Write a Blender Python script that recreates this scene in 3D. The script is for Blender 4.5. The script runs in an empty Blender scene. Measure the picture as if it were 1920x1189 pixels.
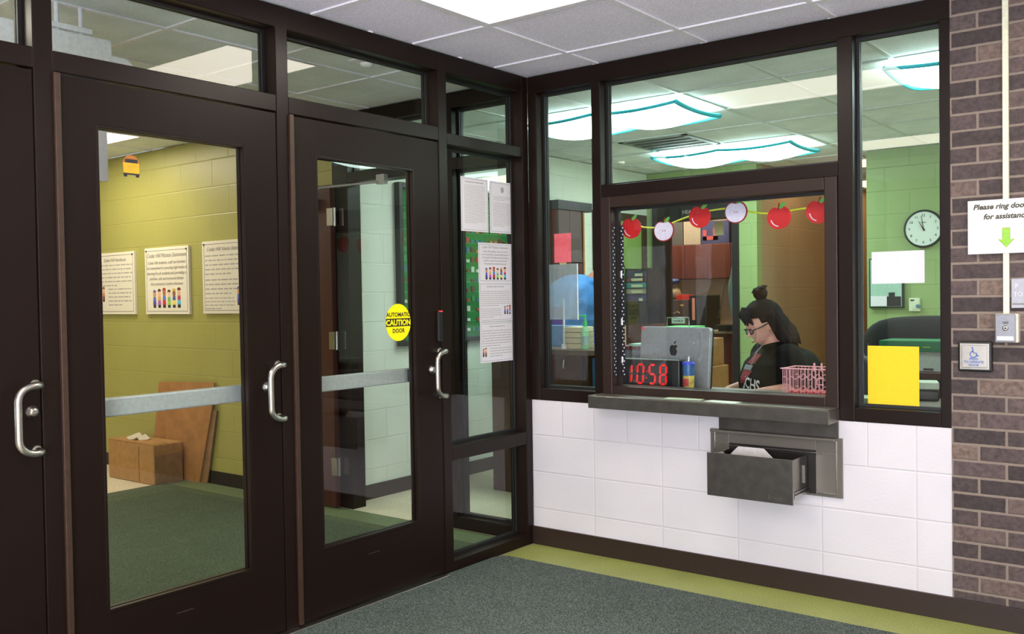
import bpy, math, random
from mathutils import Vector, Matrix
from mathutils.bvhtree import BVHTree
random.seed(7)
S = bpy.context.scene
COL = S.collection

# ------------------------------------------------------------------ camera, world, light, exposure
cam_d = bpy.data.cameras.new('camera')
cam = bpy.data.objects.new('camera', cam_d)
COL.objects.link(cam)
YAW, PITCH, ROLL, FPX = 0.6597, -0.0222, -0.0157, 1755.5
fw = Vector((-math.sin(YAW) * math.cos(PITCH), math.cos(YAW) * math.cos(PITCH), math.sin(PITCH)))
rt = Vector((math.cos(YAW), math.sin(YAW), 0))
up = rt.cross(fw)
r2 = rt * math.cos(ROLL) + up * math.sin(ROLL)
u2 = up * math.cos(ROLL) - rt * math.sin(ROLL)
M = Matrix((r2, u2, -fw)).transposed().to_4x4()
M.translation = Vector((3.111, -4.1821, 1.3834))
cam.matrix_world = M
cam_d.sensor_fit = 'HORIZONTAL'
cam_d.sensor_width = 36
cam_d.lens = FPX / 1920 * 36
cam_d.clip_start = 0.02
S.camera = cam
S.view_settings.view_transform = 'Standard'
S.view_settings.look = 'None'
S.view_settings.gamma = 1
S.view_settings.use_curve_mapping = False
S.view_settings.exposure = 0.0

W = bpy.data.worlds.new('world')
S.world = W
W.use_nodes = True
W.node_tree.nodes['Background'].inputs[0].default_value = (0.75, 0.85, 1.0, 1)
W.node_tree.nodes['Background'].inputs[1].default_value = 0.6
LENS_VEST = 13.5      # radiance of the vestibule ceiling lights
LENS_HALL = 17.0
LENS_OFFICE = 17.0
FRONT_FILL = 330.0       # watts of the unseen lamp added behind the camera as frontal fill
day = bpy.data.lights.new('added_front_fill', 'AREA')
day.shape = 'RECTANGLE'; day.size = 2.6; day.size_y = 2.1
day.color = (0.86, 0.88, 1.0); day.energy = FRONT_FILL
fill_lamp_o = bpy.data.objects.new('added_front_fill', day)
COL.objects.link(fill_lamp_o)
fill_lamp_o.location = (3.5, -6.55, 1.15)
fill_lamp_o.rotation_euler = (math.radians(122), 0, 0)  # fill lamp tilted upward to brighten the ceiling too

# ------------------------------------------------------------------ materials
def lin(h):
    h = h.lstrip('#')
    v = [int(h[i:i + 2], 16) / 255 for i in (0, 2, 4)]
    return tuple(x / 12.92 if x <= 0.04045 else ((x + 0.055) / 1.055) ** 2.4 for x in v) + (1,)

class NT:
    def __init__(s, name):
        s.m = bpy.data.materials.new(name); s.m.use_nodes = True
        s.t = s.m.node_tree; s.n = s.t.nodes; s.l = s.t.links
        s.b = s.n['Principled BSDF']; s.out = s.n['Material Output']
    def new(s, typ, **k):
        x = s.n.new(typ)
        for a, v in k.items():
            if a.startswith('i_'): x.inputs[a[2:]].default_value = v
            else: setattr(x, a, v)
        return x
    def link(s, a, b): s.l.new(a, b)
    def math(s, op, a, b=None, c=None):
        x = s.n.new('ShaderNodeMath'); x.operation = op
        for i, v in enumerate((a, b, c)):
            if v is None: continue
            if hasattr(v, 'default_value') or hasattr(v, 'links'): s.l.new(v, x.inputs[i])
            else: x.inputs[i].default_value = v
        return x.outputs[0]
    def mix(s, f, a, b):
        x = s.n.new('ShaderNodeMix'); x.data_type = 'RGBA'
        for i, v in ((0, f), (6, a), (7, b)):
            if hasattr(v, 'links'): s.l.new(v, x.inputs[i])
            else: x.inputs[i].default_value = v
        return x.outputs[2]
    def noise(s, vec, scale, detail=3, rough=0.5):
        x = s.n.new('ShaderNodeTexNoise'); x.inputs['Scale'].default_value = scale
        x.inputs['Detail'].default_value = detail; x.inputs['Roughness'].default_value = rough
        if vec is not None: s.l.new(vec, x.inputs['Vector'])
        return x.outputs['Fac']
    def ramp(s, fac, stops):
        x = s.n.new('ShaderNodeValToRGB'); s.l.new(fac, x.inputs[0])
        e = x.color_ramp.elements
        while len(e) < len(stops): e.new(0.5)
        for q, (p, c) in zip(e, stops): q.position = p; q.color = c
        return x.outputs[0]
    def bump(s, h, strength=0.3, dist=0.01):
        x = s.n.new('ShaderNodeBump'); x.inputs['Strength'].default_value = strength
        x.inputs['Distance'].default_value = dist
        s.l.new(h, x.inputs['Height']); s.l.new(x.outputs[0], s.b.inputs['Normal'])
    def pos(s):
        return s.n.new('ShaderNodeNewGeometry').outputs['Position']
    def obj(s):
        return s.n.new('ShaderNodeTexCoord').outputs['Object']
    def sep(s, v):
        x = s.n.new('ShaderNodeSeparateXYZ'); s.l.new(v, x.inputs[0]); return x.outputs
    def comb(s, a, b, c=0.0):
        x = s.n.new('ShaderNodeCombineXYZ')
        for i, v in enumerate((a, b, c)):
            if hasattr(v, 'links'): s.l.new(v, x.inputs[i])
            else: x.inputs[i].default_value = v
        return x.outputs[0]

MATS = {}
def flat(name, color, rough=0.6, metal=0.0, spec=0.5, grain=0.0, gscale=60, bump=0.0, aniso=None):
    """a plain surface with a little procedural unevenness"""
    if name in MATS: return MATS[name]
    t = NT(name); c = lin(color)
    t.b.inputs['Roughness'].default_value = rough
    t.b.inputs['Metallic'].default_value = metal
    t.b.inputs['Specular IOR Level'].default_value = spec
    v = t.obj()
    if aniso:
        mp = t.new('ShaderNodeMapping'); t.link(v, mp.inputs[0]); mp.inputs['Scale'].default_value = aniso; v = mp.outputs[0]
    n = t.noise(v, gscale)
    g = grain or 0.08
    dark = tuple(x * (1 - g) for x in c[:3]) + (1,)
    lite = tuple(min(1, x * (1 + g)) for x in c[:3]) + (1,)
    t.link(t.ramp(n, [(0.3, dark), (0.7, lite)]), t.b.inputs['Base Color'])
    if bump: t.bump(n, bump, 0.004)
    MATS[name] = t.m
    return t.m

def emit(name, color, strength):
    if name in MATS: return MATS[name]
    t = NT(name)
    e = t.new('ShaderNodeEmission'); e.inputs[0].default_value = lin(color); e.inputs[1].default_value = strength
    t.link(e.outputs[0], t.out.inputs[0]); MATS[name] = t.m
    return t.m

def glass_mat(name, tint, rough=0.0, opacity=0.0, ocolor='#ffffff'):
    if name in MATS: return MATS[name]
    t = NT(name)
    tr = t.new('ShaderNodeBsdfTransparent'); tr.inputs[0].default_value = tint
    gl = t.new('ShaderNodeBsdfGlossy'); gl.inputs['Roughness'].default_value = rough
    gl.inputs['Color'].default_value = (1, 1, 1, 1)
    fr = t.new('ShaderNodeFresnel'); fr.inputs[0].default_value = 1.5
    geo = t.new('ShaderNodeNewGeometry')
    fac = t.math('MULTIPLY', fr.outputs[0], t.math('SUBTRACT', 1.0, geo.outputs['Backfacing']))
    base = tr.outputs[0]
    if opacity:
        df = t.new('ShaderNodeBsdfDiffuse'); df.inputs[0].default_value = lin(ocolor)
        m0 = t.new('ShaderNodeMixShader'); m0.inputs[0].default_value = opacity
        t.link(base, m0.inputs[1]); t.link(df.outputs[0], m0.inputs[2]); base = m0.outputs[0]
    mx = t.new('ShaderNodeMixShader'); t.link(fac, mx.inputs[0])
    t.link(base, mx.inputs[1]); t.link(gl.outputs[0], mx.inputs[2]); t.link(mx.outputs[0], t.out.inputs[0])
    MATS[name] = t.m
    return t.m

def block_mat(name, color, axis, bw=0.4064, rh=0.2032, off=0.0, x0=0.0, joint=0.6, rough=0.5, var=0.03, bump=0.5, darkj=0.9):
    """painted concrete blocks: bump joints and a pitted face; off is the shift of every other course"""
    if name in MATS: return MATS[name]
    t = NT(name); c = lin(color); s = t.sep(t.pos())
    u = t.math('SUBTRACT', s['XYZ'.index(axis)], x0); z = s[2]
    row = t.math('FLOOR', t.math('DIVIDE', z, rh))
    shift = t.math('MULTIPLY', t.math('MODULO', t.math('ABSOLUTE', row), 2.0), off * bw)
    fu = t.math('FRACT', t.math('DIVIDE', t.math('ADD', t.math('ADD', u, shift), bw * 100), bw))
    fz = t.math('FRACT', t.math('DIVIDE', z, rh))
    du = t.math('MULTIPLY', t.math('MINIMUM', fu, t.math('SUBTRACT', 1.0, fu)), bw)
    dz = t.math('MULTIPLY', t.math('MINIMUM', fz, t.math('SUBTRACT', 1.0, fz)), rh)
    d = t.math('MINIMUM', du, dz)
    mr = t.new('ShaderNodeMapRange'); t.link(d, mr.inputs[0]); mr.inputs[1].default_value = 0.0; mr.inputs[2].default_value = 0.006
    mr.interpolation_type = 'SMOOTHSTEP'
    face = mr.outputs[0]
    n = t.noise(t.pos(), 90, 4, 0.6); n2 = t.noise(t.pos(), 3, 2)
    h = t.math('ADD', t.math('MULTIPLY', face, joint), t.math('MULTIPLY', n, 0.25))
    t.bump(h, bump, 0.006)
    cc = t.ramp(n2, [(0.3, tuple(x * (1 - var) for x in c[:3]) + (1,)), (0.7, tuple(min(1, x * (1 + var)) for x in c[:3]) + (1,))])
    dj = tuple(x * darkj for x in c[:3]) + (1,)
    t.link(t.mix(face, dj, cc), t.b.inputs['Base Color'])
    t.b.inputs['Roughness'].default_value = rough
    MATS[name] = t.m
    return t.m

def brick_mat():
    t = NT('brown_brick'); s = t.sep(t.pos())
    rh, bw, x0 = 0.0677, 0.2032, 2.174
    u = t.math('SUBTRACT', s[0], x0); z = s[2]
    row = t.math('FLOOR', t.math('DIVIDE', z, rh))
    shift = t.math('MULTIPLY', t.math('SUBTRACT', 1.0, t.math('MODULO', row, 2.0)), bw * 0.5)
    uu = t.math('DIVIDE', t.math('ADD', t.math('ADD', u, shift), bw * 50), bw)
    fu = t.math('FRACT', uu); cid = t.math('FLOOR', uu)
    fz = t.math('FRACT', t.math('DIVIDE', z, rh))
    du = t.math('MULTIPLY', t.math('MINIMUM', fu, t.math('SUBTRACT', 1.0, fu)), bw)
    dz = t.math('MULTIPLY', t.math('MINIMUM', fz, t.math('SUBTRACT', 1.0, fz)), rh)
    wob = t.math('MULTIPLY', t.math('SUBTRACT', t.noise(t.pos(), 60, 3), 0.5), 0.004)
    d = t.math('ADD', t.math('MINIMUM', du, dz), wob)
    mr = t.new('ShaderNodeMapRange'); t.link(d, mr.inputs[0]); mr.inputs[1].default_value = 0.0042; mr.inputs[2].default_value = 0.0068
    face = mr.outputs[0]
    wn = t.new('ShaderNodeTexWhiteNoise'); wn.noise_dimensions = '3D'; t.link(t.comb(cid, row, 3.0), wn.inputs[0])
    base = t.ramp(wn.outputs[0], [(0.0, lin('#3f3534')), (0.35, lin('#504442')), (0.6, lin('#5c4e4b')), (0.85, lin('#6a5952')), (1.0, lin('#7b685c'))])
    st = t.noise(t.pos(), 45, 6, 0.7)
    sp = t.ramp(st, [(0.35, (0.55, 0.55, 0.56, 1)), (0.6, (1.12, 1.1, 1.1, 1))])
    mm = t.new('ShaderNodeMix'); mm.data_type = 'RGBA'; mm.blend_type = 'MULTIPLY'; mm.inputs[0].default_value = 1
    t.link(base, mm.inputs[6]); t.link(sp, mm.inputs[7])
    t.link(t.mix(face, lin('#837569'), mm.outputs[2]), t.b.inputs['Base Color'])
    t.b.inputs['Roughness'].default_value = 0.8
    t.bump(t.math('ADD', t.math('MULTIPLY', face, 0.8), t.math('MULTIPLY', st, 0.35)), 0.7, 0.006)
    return t.m

def speck_mat(name, a, b, c, scale, rough=0.9, bump=0.3, tile=0.07):
    if name in MATS: return MATS[name]
    t = NT(name)
    n = t.noise(t.pos(), scale, 2, 0.7)
    big = t.noise(t.pos(), 5, 3)
    col = t.ramp(n, [(0.36, lin(a)), (0.5, lin(b)), (0.64, lin(c))])
    mm = t.new('ShaderNodeMix'); mm.data_type = 'RGBA'; mm.blend_type = 'MULTIPLY'; mm.inputs[0].default_value = 1
    t.link(col, mm.inputs[6]); t.link(t.ramp(big, [(0.3, (1 - tile,) * 3 + (1,)), (0.7, (1 + tile,) * 3 + (1,))]), mm.inputs[7])
    t.link(mm.outputs[2], t.b.inputs['Base Color'])
    t.b.inputs['Roughness'].default_value = rough
    if bump: t.bump(n, bump, 0.004)
    MATS[name] = t.m
    return t.m

def wood_mat(name, a, b, rough=0.4, scale=(14, 14, 1.2)):
    if name in MATS: return MATS[name]
    t = NT(name)
    mp = t.new('ShaderNodeMapping'); t.link(t.pos(), mp.inputs[0]); mp.inputs['Scale'].default_value = scale
    n = t.noise(mp.outputs[0], 5, 6, 0.65)
    t.link(t.ramp(n, [(0.3, lin(a)), (0.7, lin(b))]), t.b.inputs['Base Color'])
    t.b.inputs['Roughness'].default_value = rough
    MATS[name] = t.m
    return t.m

def two_tone(name, outer, inner, r):     # not used for light: rings in an object's own colour
    return flat(name, outer)

bronze = flat('dark_bronze_aluminium', '#1a100c', 0.34, 0.0, 0.2, 0.06, 30, aniso=(1, 1, 0.2))
bronze_leaf = flat('dark_bronze_door', '#190f0b', 0.4, 0.0, 0.16, 0.06, 30, aniso=(1, 1, 0.2))
strip_m = flat('worn_bronze_strip', '#3f2d22', 0.4, 0.2, 0.5, 0.15, 40)
gasket = flat('black_gasket', '#141414', 0.5)
steel = flat('satin_steel', '#b9b6ae', 0.28, 1.0, 0.5, 0.05, 80)
brushed = flat('brushed_stainless', '#7d786f', 0.4, 0.7, 0.5, 0.06, 5)
brushed_l = flat('bright_stainless', '#b8b5b0', 0.2, 1.0, 0.5, 0.08, 12)
silver = flat('painted_silver_bar', '#aab4b2', 0.45, 0.35)
alu = flat('anodised_aluminium', '#a9aab0', 0.4, 0.5)
white_paint = flat('white_paint', '#f6f6f6', 0.55, bump=0.1)
paper = flat('white_paper', '#d6d4d8', 0.75, grain=0.02)
paper_cream = flat('cream_poster_paper', '#ded7c4', 0.7, grain=0.02)
pink_paper = flat('pink_paper', '#e5606c', 0.7)
yellow_paper = flat('yellow_paper', '#e9c60c', 0.65, grain=0.03)
ink = flat('black_ink', '#1c1b1b', 0.7)
grey_ink = flat('grey_ink', '#827e79', 0.7)
pale_ink = flat('pale_grey_ink', '#a29e97', 0.7)
black = flat('black_plastic', '#151515', 0.4)
dark = flat('charcoal', '#26262a', 0.6)
red = flat('apple_red', '#c20a16', 0.5)
dred = flat('dark_red', '#8c0d18', 0.5)
lilac = flat('apple_flesh', '#d6cbe2', 0.6)
leafg = flat('leaf_green', '#5fae4a', 0.5)
ybrib = flat('yellow_ribbon', '#c9cf2a', 0.5)
white_dot = flat('white_dots', '#e8e8ee', 0.5)
cardboard = flat('brown_cardboard', '#a47a45', 0.75, grain=0.12, gscale=25)
cardboard_d = flat('dull_cardboard', '#8c6a45', 0.75, grain=0.15, gscale=18)
board_m = flat('tan_cardboard_sheet', '#a57440', 0.75, grain=0.15, gscale=14)
tape = flat('clear_tape', '#cfc6b0', 0.3)
redwood = wood_mat('red_brown_wood', '#32150d', '#4d2116', 0.4)
darkwood = wood_mat('dark_red_wood', '#2e1510', '#43201a', 0.35)
brownwood = wood_mat('brown_cabinet_wood', '#3a1810', '#552518', 0.45)
clear = glass_mat('clear_glass', (0.95, 0.975, 0.965, 1))
pane_d = glass_mat('door_glass', (0.965, 0.975, 0.965, 1))
sleeve_m = glass_mat('plastic_sleeve', (0.8, 0.85, 0.85, 1), 0.08, 0.35, '#a9b4b4')
ctile = speck_mat('ceiling_tile', '#d2cedf', '#e7e3f2', '#f9f6ff', 230, 0.9, 0.3, 0)
ctile_o = speck_mat('office_ceiling_tile', '#d2dad8', '#e2eae8', '#eff5f3', 260, 0.9, 0.25)
grid_m = flat('white_ceiling_grid', '#e6e4ea', 0.45)
grid_o = flat('grey_ceiling_grid', '#c9cfca', 0.5)
mat_m = speck_mat('green_grey_carpet', '#222d28', '#3e4a44', '#75817a', 200, 0.95, 0.6)
olive_t = speck_mat('olive_floor_tile', '#868f4a', '#959e56', '#a4ac64', 120, 0.4, 0.02)
beige_t = speck_mat('beige_floor_tile', '#bfb498', '#d2c8ac', '#dfd6be', 90, 0.4, 0.02)
base_m = flat('brown_vinyl_base', '#2c1d17', 0.45)
blackbase_m = flat('black_vinyl_base', '#221c1c', 0.45)
brick_m = brick_mat()
white_blk = block_mat('white_block_stack', '#d6d2d4', 'X', off=0.0, x0=0.4046, bump=0.5, darkj=0.93)
white_half = block_mat('white_half_blocks', '#d6d2d4', 'X', bw=0.2032, off=0.0, x0=0.4046, bump=0.5, darkj=0.93)
olive_blk = block_mat('olive_block', '#a09c54', 'X', off=0.5, x0=0.1, bump=0.4, rough=0.4)
pale_blk = block_mat('pale_green_block', '#d3d9cb', 'Y', off=0.5, x0=0.05, bump=0.4, rough=0.45)
green_blk = block_mat('green_block', '#8ba066', 'X', off=0.5, x0=0.1, bump=0.5, rough=0.5)
tan_blk = block_mat('tan_block', '#a08a6c', 'Y', off=0.5, bump=0.4)
tan_blk_x = block_mat('tan_block_end', '#a08a6c', 'X', off=0.5, bump=0.4)
plain_w = flat('plain_wall_paint', '#d2cdc6', 0.7)

# ------------------------------------------------------------------ mesh building
class MB:
    """collects shapes in world coordinates, one mesh per part"""
    def __init__(s): s.v = []; s.f = []; s.mi = []; s.sm = []
    def add(s, vs, fs, mi=0, smooth=False):
        o = len(s.v); s.v += [tuple(p) for p in vs]
        for f in fs: s.f.append([i + o for i in f]); s.mi.append(mi); s.sm.append(smooth)
        return s
    def box(s, x0, x1, y0, y1, z0, z1, mi=0, M=None):
        vs = [Vector((x, y, z)) for z in (z0, z1) for y in (y0, y1) for x in (x0, x1)]
        if M: vs = [M @ p for p in vs]
        return s.add(vs, [(0, 2, 3, 1), (4, 5, 7, 6), (0, 1, 5, 4), (2, 6, 7, 3), (0, 4, 6, 2), (1, 3, 7, 5)], mi)
    def prism(s, pts, origin, ux, uy, n, depth, mi=0):
        """2-D outline pts placed at origin with axes ux, uy, extruded by depth along n"""
        o = Vector(origin); ux = Vector(ux); uy = Vector(uy); n = Vector(n); k = len(pts)
        a = [o + ux * p[0] + uy * p[1] for p in pts]; b = [p + n * depth for p in a]
        return s.add(a + b, [tuple(range(k))[::-1], tuple(range(k, 2 * k))] + [(i, (i + 1) % k, (i + 1) % k + k, i + k) for i in range(k)], mi)
    def tube(s, path, r, seg=10, mi=0, cap=True):
        P = [Vector(p) for p in path]; n = len(P); rr = list(r) if isinstance(r, (list, tuple)) else [r] * n; rr = [q if isinstance(q, tuple) else (q, q) for q in rr]
        rings = []; prev = None
        for i, p in enumerate(P):
            d = (P[min(i + 1, n - 1)] - P[max(i - 1, 0)]).normalized()
            a = prev if prev else (Vector((0, 0, 1)) if abs(d.z) < 0.8 else Vector((1, 0, 0)))
            x = (a - d * a.dot(d)).normalized(); y = d.cross(x); prev = x
            rings.append([p + x * math.cos(q) * rr[i][0] + y * math.sin(q) * rr[i][1] for q in [2 * math.pi * j / seg for j in range(seg)]])
        vs = [q for g in rings for q in g]; fs = []
        for i in range(n - 1):
            for j in range(seg):
                fs.append((i * seg + j, i * seg + (j + 1) % seg, (i + 1) * seg + (j + 1) % seg, (i + 1) * seg + j))
        s.add(vs, fs, mi, True)
        if cap: 
            s.add(rings[0], [tuple(range(seg))[::-1]], mi); s.add(rings[-1], [tuple(range(seg))], mi)
        return s
    def lathe(s, prof, c, axis=(0, 0, 1), seg=24, mi=0, smooth=True):
        ax = Vector(axis).normalized(); a = Vector((1, 0, 0)) if abs(ax.x) < 0.9 else Vector((0, 1, 0))
        x = (a - ax * a.dot(ax)).normalized(); y = ax.cross(x); c = Vector(c)
        vs = [c + ax * h + (x * math.cos(2 * math.pi * j / seg) + y * math.sin(2 * math.pi * j / seg)) * r for r, h in prof for j in range(seg)]
        fs = []
        for i in range(len(prof) - 1):
            for j in range(seg):
                fs.append((i * seg + j, i * seg + (j + 1) % seg, (i + 1) * seg + (j + 1) % seg, (i + 1) * seg + j))
        s.add(vs, fs, mi, smooth)
        k = len(vs) - seg
        s.add(vs[:seg], [tuple(range(seg))[::-1]], mi); s.add(vs[k:], [tuple(range(seg))], mi)
        return s
    def ball(s, c, r, seg=16, rings=10, mi=0, fn=None, M=None):
        c = Vector(c); rx, ry, rz = r if isinstance(r, (tuple, list)) else (r, r, r); vs = []
        for i in range(rings + 1):
            th = math.pi * i / rings
            for j in range(seg):
                ph = 2 * math.pi * j / seg
                d = Vector((math.sin(th) * math.cos(ph), math.sin(th) * math.sin(ph), math.cos(th)))
                p = Vector((d.x * rx, d.y * ry, d.z * rz))
                if fn: p = fn(p, d)
                if M: p = M @ p
                vs.append(c + p)
        fs = [(i * seg + j, (i + 1) * seg + j, (i + 1) * seg + (j + 1) % seg, i * seg + (j + 1) % seg) for i in range(rings) for j in range(seg)]
        return s.add(vs, fs, mi, True)

WM = {}          # world matrix of every root
def root_of(o):
    while o.parent: o = o.parent
    return o
def mesh_obj(name, mb, mats, parent=None, bevel=0.0, loc=None, merge=False):
    me = bpy.data.meshes.new(name)
    if parent is not None: inv = WM[root_of(parent).name].inverted()
    elif loc is not None: inv = Matrix.Translation(Vector(loc)).inverted()
    else: inv = Matrix.Identity(4)
    me.from_pydata([inv @ Vector(v) for v in mb.v], [], mb.f)
    for m in (mats if isinstance(mats, (list, tuple)) else [mats]): me.materials.append(m)
    me.polygons.foreach_set('material_index', mb.mi); me.polygons.foreach_set('use_smooth', mb.sm)
    me.validate(); me.update()
    o = bpy.data.objects.new(name, me); COL.objects.link(o)
    if parent is not None: o.parent = parent
    else:
        o.location = loc or (0, 0, 0); WM[o.name] = Matrix.Translation(Vector(loc or (0, 0, 0)))
    if bevel:
        b = o.modifiers.new('bevel', 'BEVEL'); b.width = bevel; b.segments = 2; b.limit_method = 'ANGLE'
        b.harden_normals = False
    return o
def tag(o, label=None, cat=None, group=None, kind=None):
    if label: o['label'] = label
    if cat: o['category'] = cat
    if group: o['group'] = group
    if kind: o['kind'] = kind
    return o
def thing(name, label, cat, loc=(0, 0, 0), rz=0.0, group=None, kind=None):
    o = bpy.data.objects.new(name, None); COL.objects.link(o)
    o.empty_display_size = 0.05; o.location = loc; o.rotation_euler = (0, 0, rz)
    WM[o.name] = Matrix.Translation(Vector(loc)) @ Matrix.Rotation(rz, 4, 'Z')
    return tag(o, label, cat, group, kind)
def part(name, mb, mats, parent, bevel=0.0, label=None):
    o = mesh_obj(name, mb, mats, parent, bevel)
    if label: o['label'] = label
    return o
def struct(name, mb, mats, label, cat, bevel=0.0):
    return tag(mesh_obj(name, mb, mats, None, bevel), label, cat, None, 'structure')
def single(name, mb, mats, label, cat, loc, group=None, bevel=0.0):
    return tag(mesh_obj(name, mb, mats, None, bevel, loc), label, cat, group)

def text_mb(s, size, origin, ux, uy, align='LEFT', bold=0.0, shear=0.0, depth=0.0006, spacing=1.0, sx=1.0):
    cu = bpy.data.curves.new('t', 'FONT'); cu.body = s; cu.size = size; cu.align_x = align
    cu.offset = bold; cu.shear = shear; cu.space_character = spacing; cu.resolution_u = 3
    ob = bpy.data.objects.new('t', cu); COL.objects.link(ob)
    dg = bpy.context.evaluated_depsgraph_get(); me = bpy.data.meshes.new_from_object(ob.evaluated_get(dg))
    ux = Vector(ux); uy = Vector(uy); n = ux.cross(uy); o = Vector(origin)
    mb = MB(); vs = [o + ux * v.co.x * sx + uy * v.co.y + n * depth for v in me.vertices]
    mb.add(vs, [tuple(p.vertices) for p in me.polygons])
    bpy.data.objects.remove(ob); bpy.data.curves.remove(cu); bpy.data.meshes.remove(me)
    return mb

# ------------------------------------------------------------------ the setting: shell
ZC = 2.592
f = MB().box(0.0, 3.2, -3.4, -0.0, -0.05, 0)
struct('floor_entry', MB().box(3.2, 4.9, -6.6, 0, -0.05, 0).box(0, 3.2, -6.6, -3.4, -0.05, 0), speck_mat('pale_bounce_tile', '#c9c3b2', '#d8d2c2', '#e2ddd0', 90, 0.4, 0.02), 'unseen floor behind and beside the viewer, pale to bounce light', 'floor')  # unseen floor area made pale to bounce light onto the ceiling
struct('floor', f, olive_t, 'yellow-green vinyl tile floor of the vestibule under the carpet', 'floor')
m = MB()
pts = [(0.036, -0.745), (0.036, -3.2), (3.0, -3.2), (3.0, -0.305), (0.08, -0.305)]
pts += [(0.08 - 0.076 * math.sin(a), -0.381 + 0.076 * math.cos(a)) for a in [math.pi / 2 * k / 8 for k in range(9)]] + [(0.004, -0.745)]
m.prism([(x, y) for x, y in pts], (0, 0, 0.0), (1, 0, 0), (0, 1, 0), (0, 0, 1), 0.008)
single('entrance_carpet', m, mat_m, 'grey-green entrance carpet in front of the doors and counter', 'carpet', (0, 0, 0))
struct('floor_hall', MB().box(-7.5, 0, -6.6, 0, -0.05, 0), beige_t, 'beige speckled tile floor of the hall behind the doors', 'floor')
single('hall_edge_tile', MB().box(-3.33, -0.118, -0.219, -0.013, 0, 0.003), speck_mat('dull_green_tile', '#4c5a41', '#5b6a4c', '#6c7a58', 120, 0.5, 0.02), 'dull green floor strip between hall carpet and wall', 'floor strip', (0, 0, 0))
single('hall_carpet', MB().box(-3.33, -0.13, -2.9, -0.22, 0.0, 0.008), speck_mat('dark_green_carpet', '#26321f', '#3b4933', '#5f6d55', 210, 0.95, 0.6), 'dark green carpet on the hall floor behind the glass doors', 'carpet', (0, 0, 0))
struct('floor_office', MB().box(-3.6, 4.9, 0, 9.0, -0.05, 0), beige_t, 'beige speckled floor behind the office windows', 'floor')

def ceiling(name, x0, x1, y0, y1, gx, gy, sx, sy, tm, gm, lab, w=0.024, holes=()):
    t = MB(); t.box(x0, x1, y0, y1, ZC + 0.006, ZC + 0.06)
    c = struct(name, t, tm, lab, 'ceiling')
    g = MB(); k = math.ceil((x0 - gx) / sx)
    while gx + k * sx < x1:
        x = gx + k * sx; g.box(x - w / 2, x + w / 2, y0, y1, ZC - 0.001, ZC + 0.01); k += 1
    k = math.ceil((y0 - gy) / sy)
    while gy + k * sy < y1:
        y = gy + k * sy; g.box(x0, x1, y - w / 2, y + w / 2, ZC - 0.0012, ZC + 0.0098); k += 1
    o = part('ceiling_grid', g, gm, c)
ceiling('ceiling', -0.0, 4.9, -6.6, 0.0, 0.456, -0.2815, 0.62, 0.62, ctile, grid_m, 'white speckled tile ceiling of the vestibule')
ceiling('ceiling_hall', -7.5, 0, -6.6, 0, -0.65, -0.56, 0.62, 0.62, ctile_o, grid_m, 'white speckled tile ceiling of the hall behind the doors')
ceiling('ceiling_office', -3.6, 4.9, 0, 9.0, 0.44, 0.94, 0.62, 0.654, ctile_o, grid_o, 'grey-green tile ceiling seen through the office windows')

# front wall under and beside the windows
w = MB().box(0.0, 2.172, 0.0, 0.12, 0, 0.6096, 0).box(0.0, 2.172, 0.0, 0.12, 0.6096, 0.806, 1)
struct('wall_front', w, [white_blk, white_half], 'white painted block wall under the office windows', 'wall')
struct('wall_right', MB().box(2.172, 4.9, -0.004, 0.12, 0, ZC), brick_m, 'dark brown brick wall right of the office windows', 'wall')
struct('wall_east', MB().box(4.9, 5.0, -6.6, 9.0, 0, ZC), plain_w, 'side wall outside the picture', 'wall')
struct('wall_hall_back', MB().box(-7.5, 0.0, -6.72, -6.6, 0, ZC), olive_blk, 'olive block wall at the far left end of the hall', 'wall')
w = MB().box(0.0, 2.1, -6.72, -6.6, 0, ZC).box(2.1, 4.9, -6.72, -6.6, 2.3, ZC)
struct('wall_back', w, plain_w, 'wall behind the viewer with the entrance opening', 'wall')
struct('wall_hall', MB().box(-7.5, -1.62, 0.0, 0.115, 0, ZC), olive_blk, 'olive green block wall behind the glass doors', 'wall')
struct('wall_west', MB().box(-7.6, -7.5, -6.7, 0.2, 0, ZC), olive_blk, 'far end wall of the hall', 'wall')
struct('wall_left', MB().box(-1.72, -1.62, 0.115, 4.17, 0, ZC), pale_blk, 'pale green block wall of the office', 'wall')
# rear wall with doorway and corridor opening
w = MB().box(-1.72, -1.56, 4.17, 4.29, 0, ZC).box(-1.56, -0.63, 4.17, 4.29, 2.25, ZC).box(-0.63, -0.45, 4.17, 4.29, 0, ZC)
w.box(0.555, 4.9, 4.17, 4.29, 0, ZC)
struct('wall_rear', w, green_blk, 'green painted block wall at the back of the office', 'wall')
struct('wall_corridor', MB().box(-0.57, -0.45, 4.29, 8.9, 0, ZC), tan_blk, 'tan block side wall of the corridor behind the clerk', 'wall')
struct('wall_corridor_right', MB().box(0.555, 0.66, 4.29, 8.9, 0, ZC), tan_blk, 'tan block wall on the right side of the corridor', 'wall')
struct('wall_corridor_end', MB().box(-0.57, 0.66, 8.9, 9.0, 0, ZC), tan_blk_x, 'end wall of the corridor', 'wall')
struct('wall_workroom', MB().box(-3.6, -0.57, 6.15, 6.25, 0, ZC).box(-3.6, -3.5, 4.2, 6.2, 0, ZC), flat('workroom_paint', '#b09a80', 0.7), 'tan back wall of the small room beyond the door', 'wall')
struct('baseboard_front', MB().box(0.0, 4.9, -0.012, 0.001, 0, 0.1), base_m, 'dark brown vinyl base along the white block and brick wall', 'baseboard', 0.002)
struct('baseboard_hall', MB().box(-7.5, -1.63, -0.012, 0.0, 0, 0.1), blackbase_m, 'black vinyl base along the olive block wall', 'baseboard')
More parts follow.
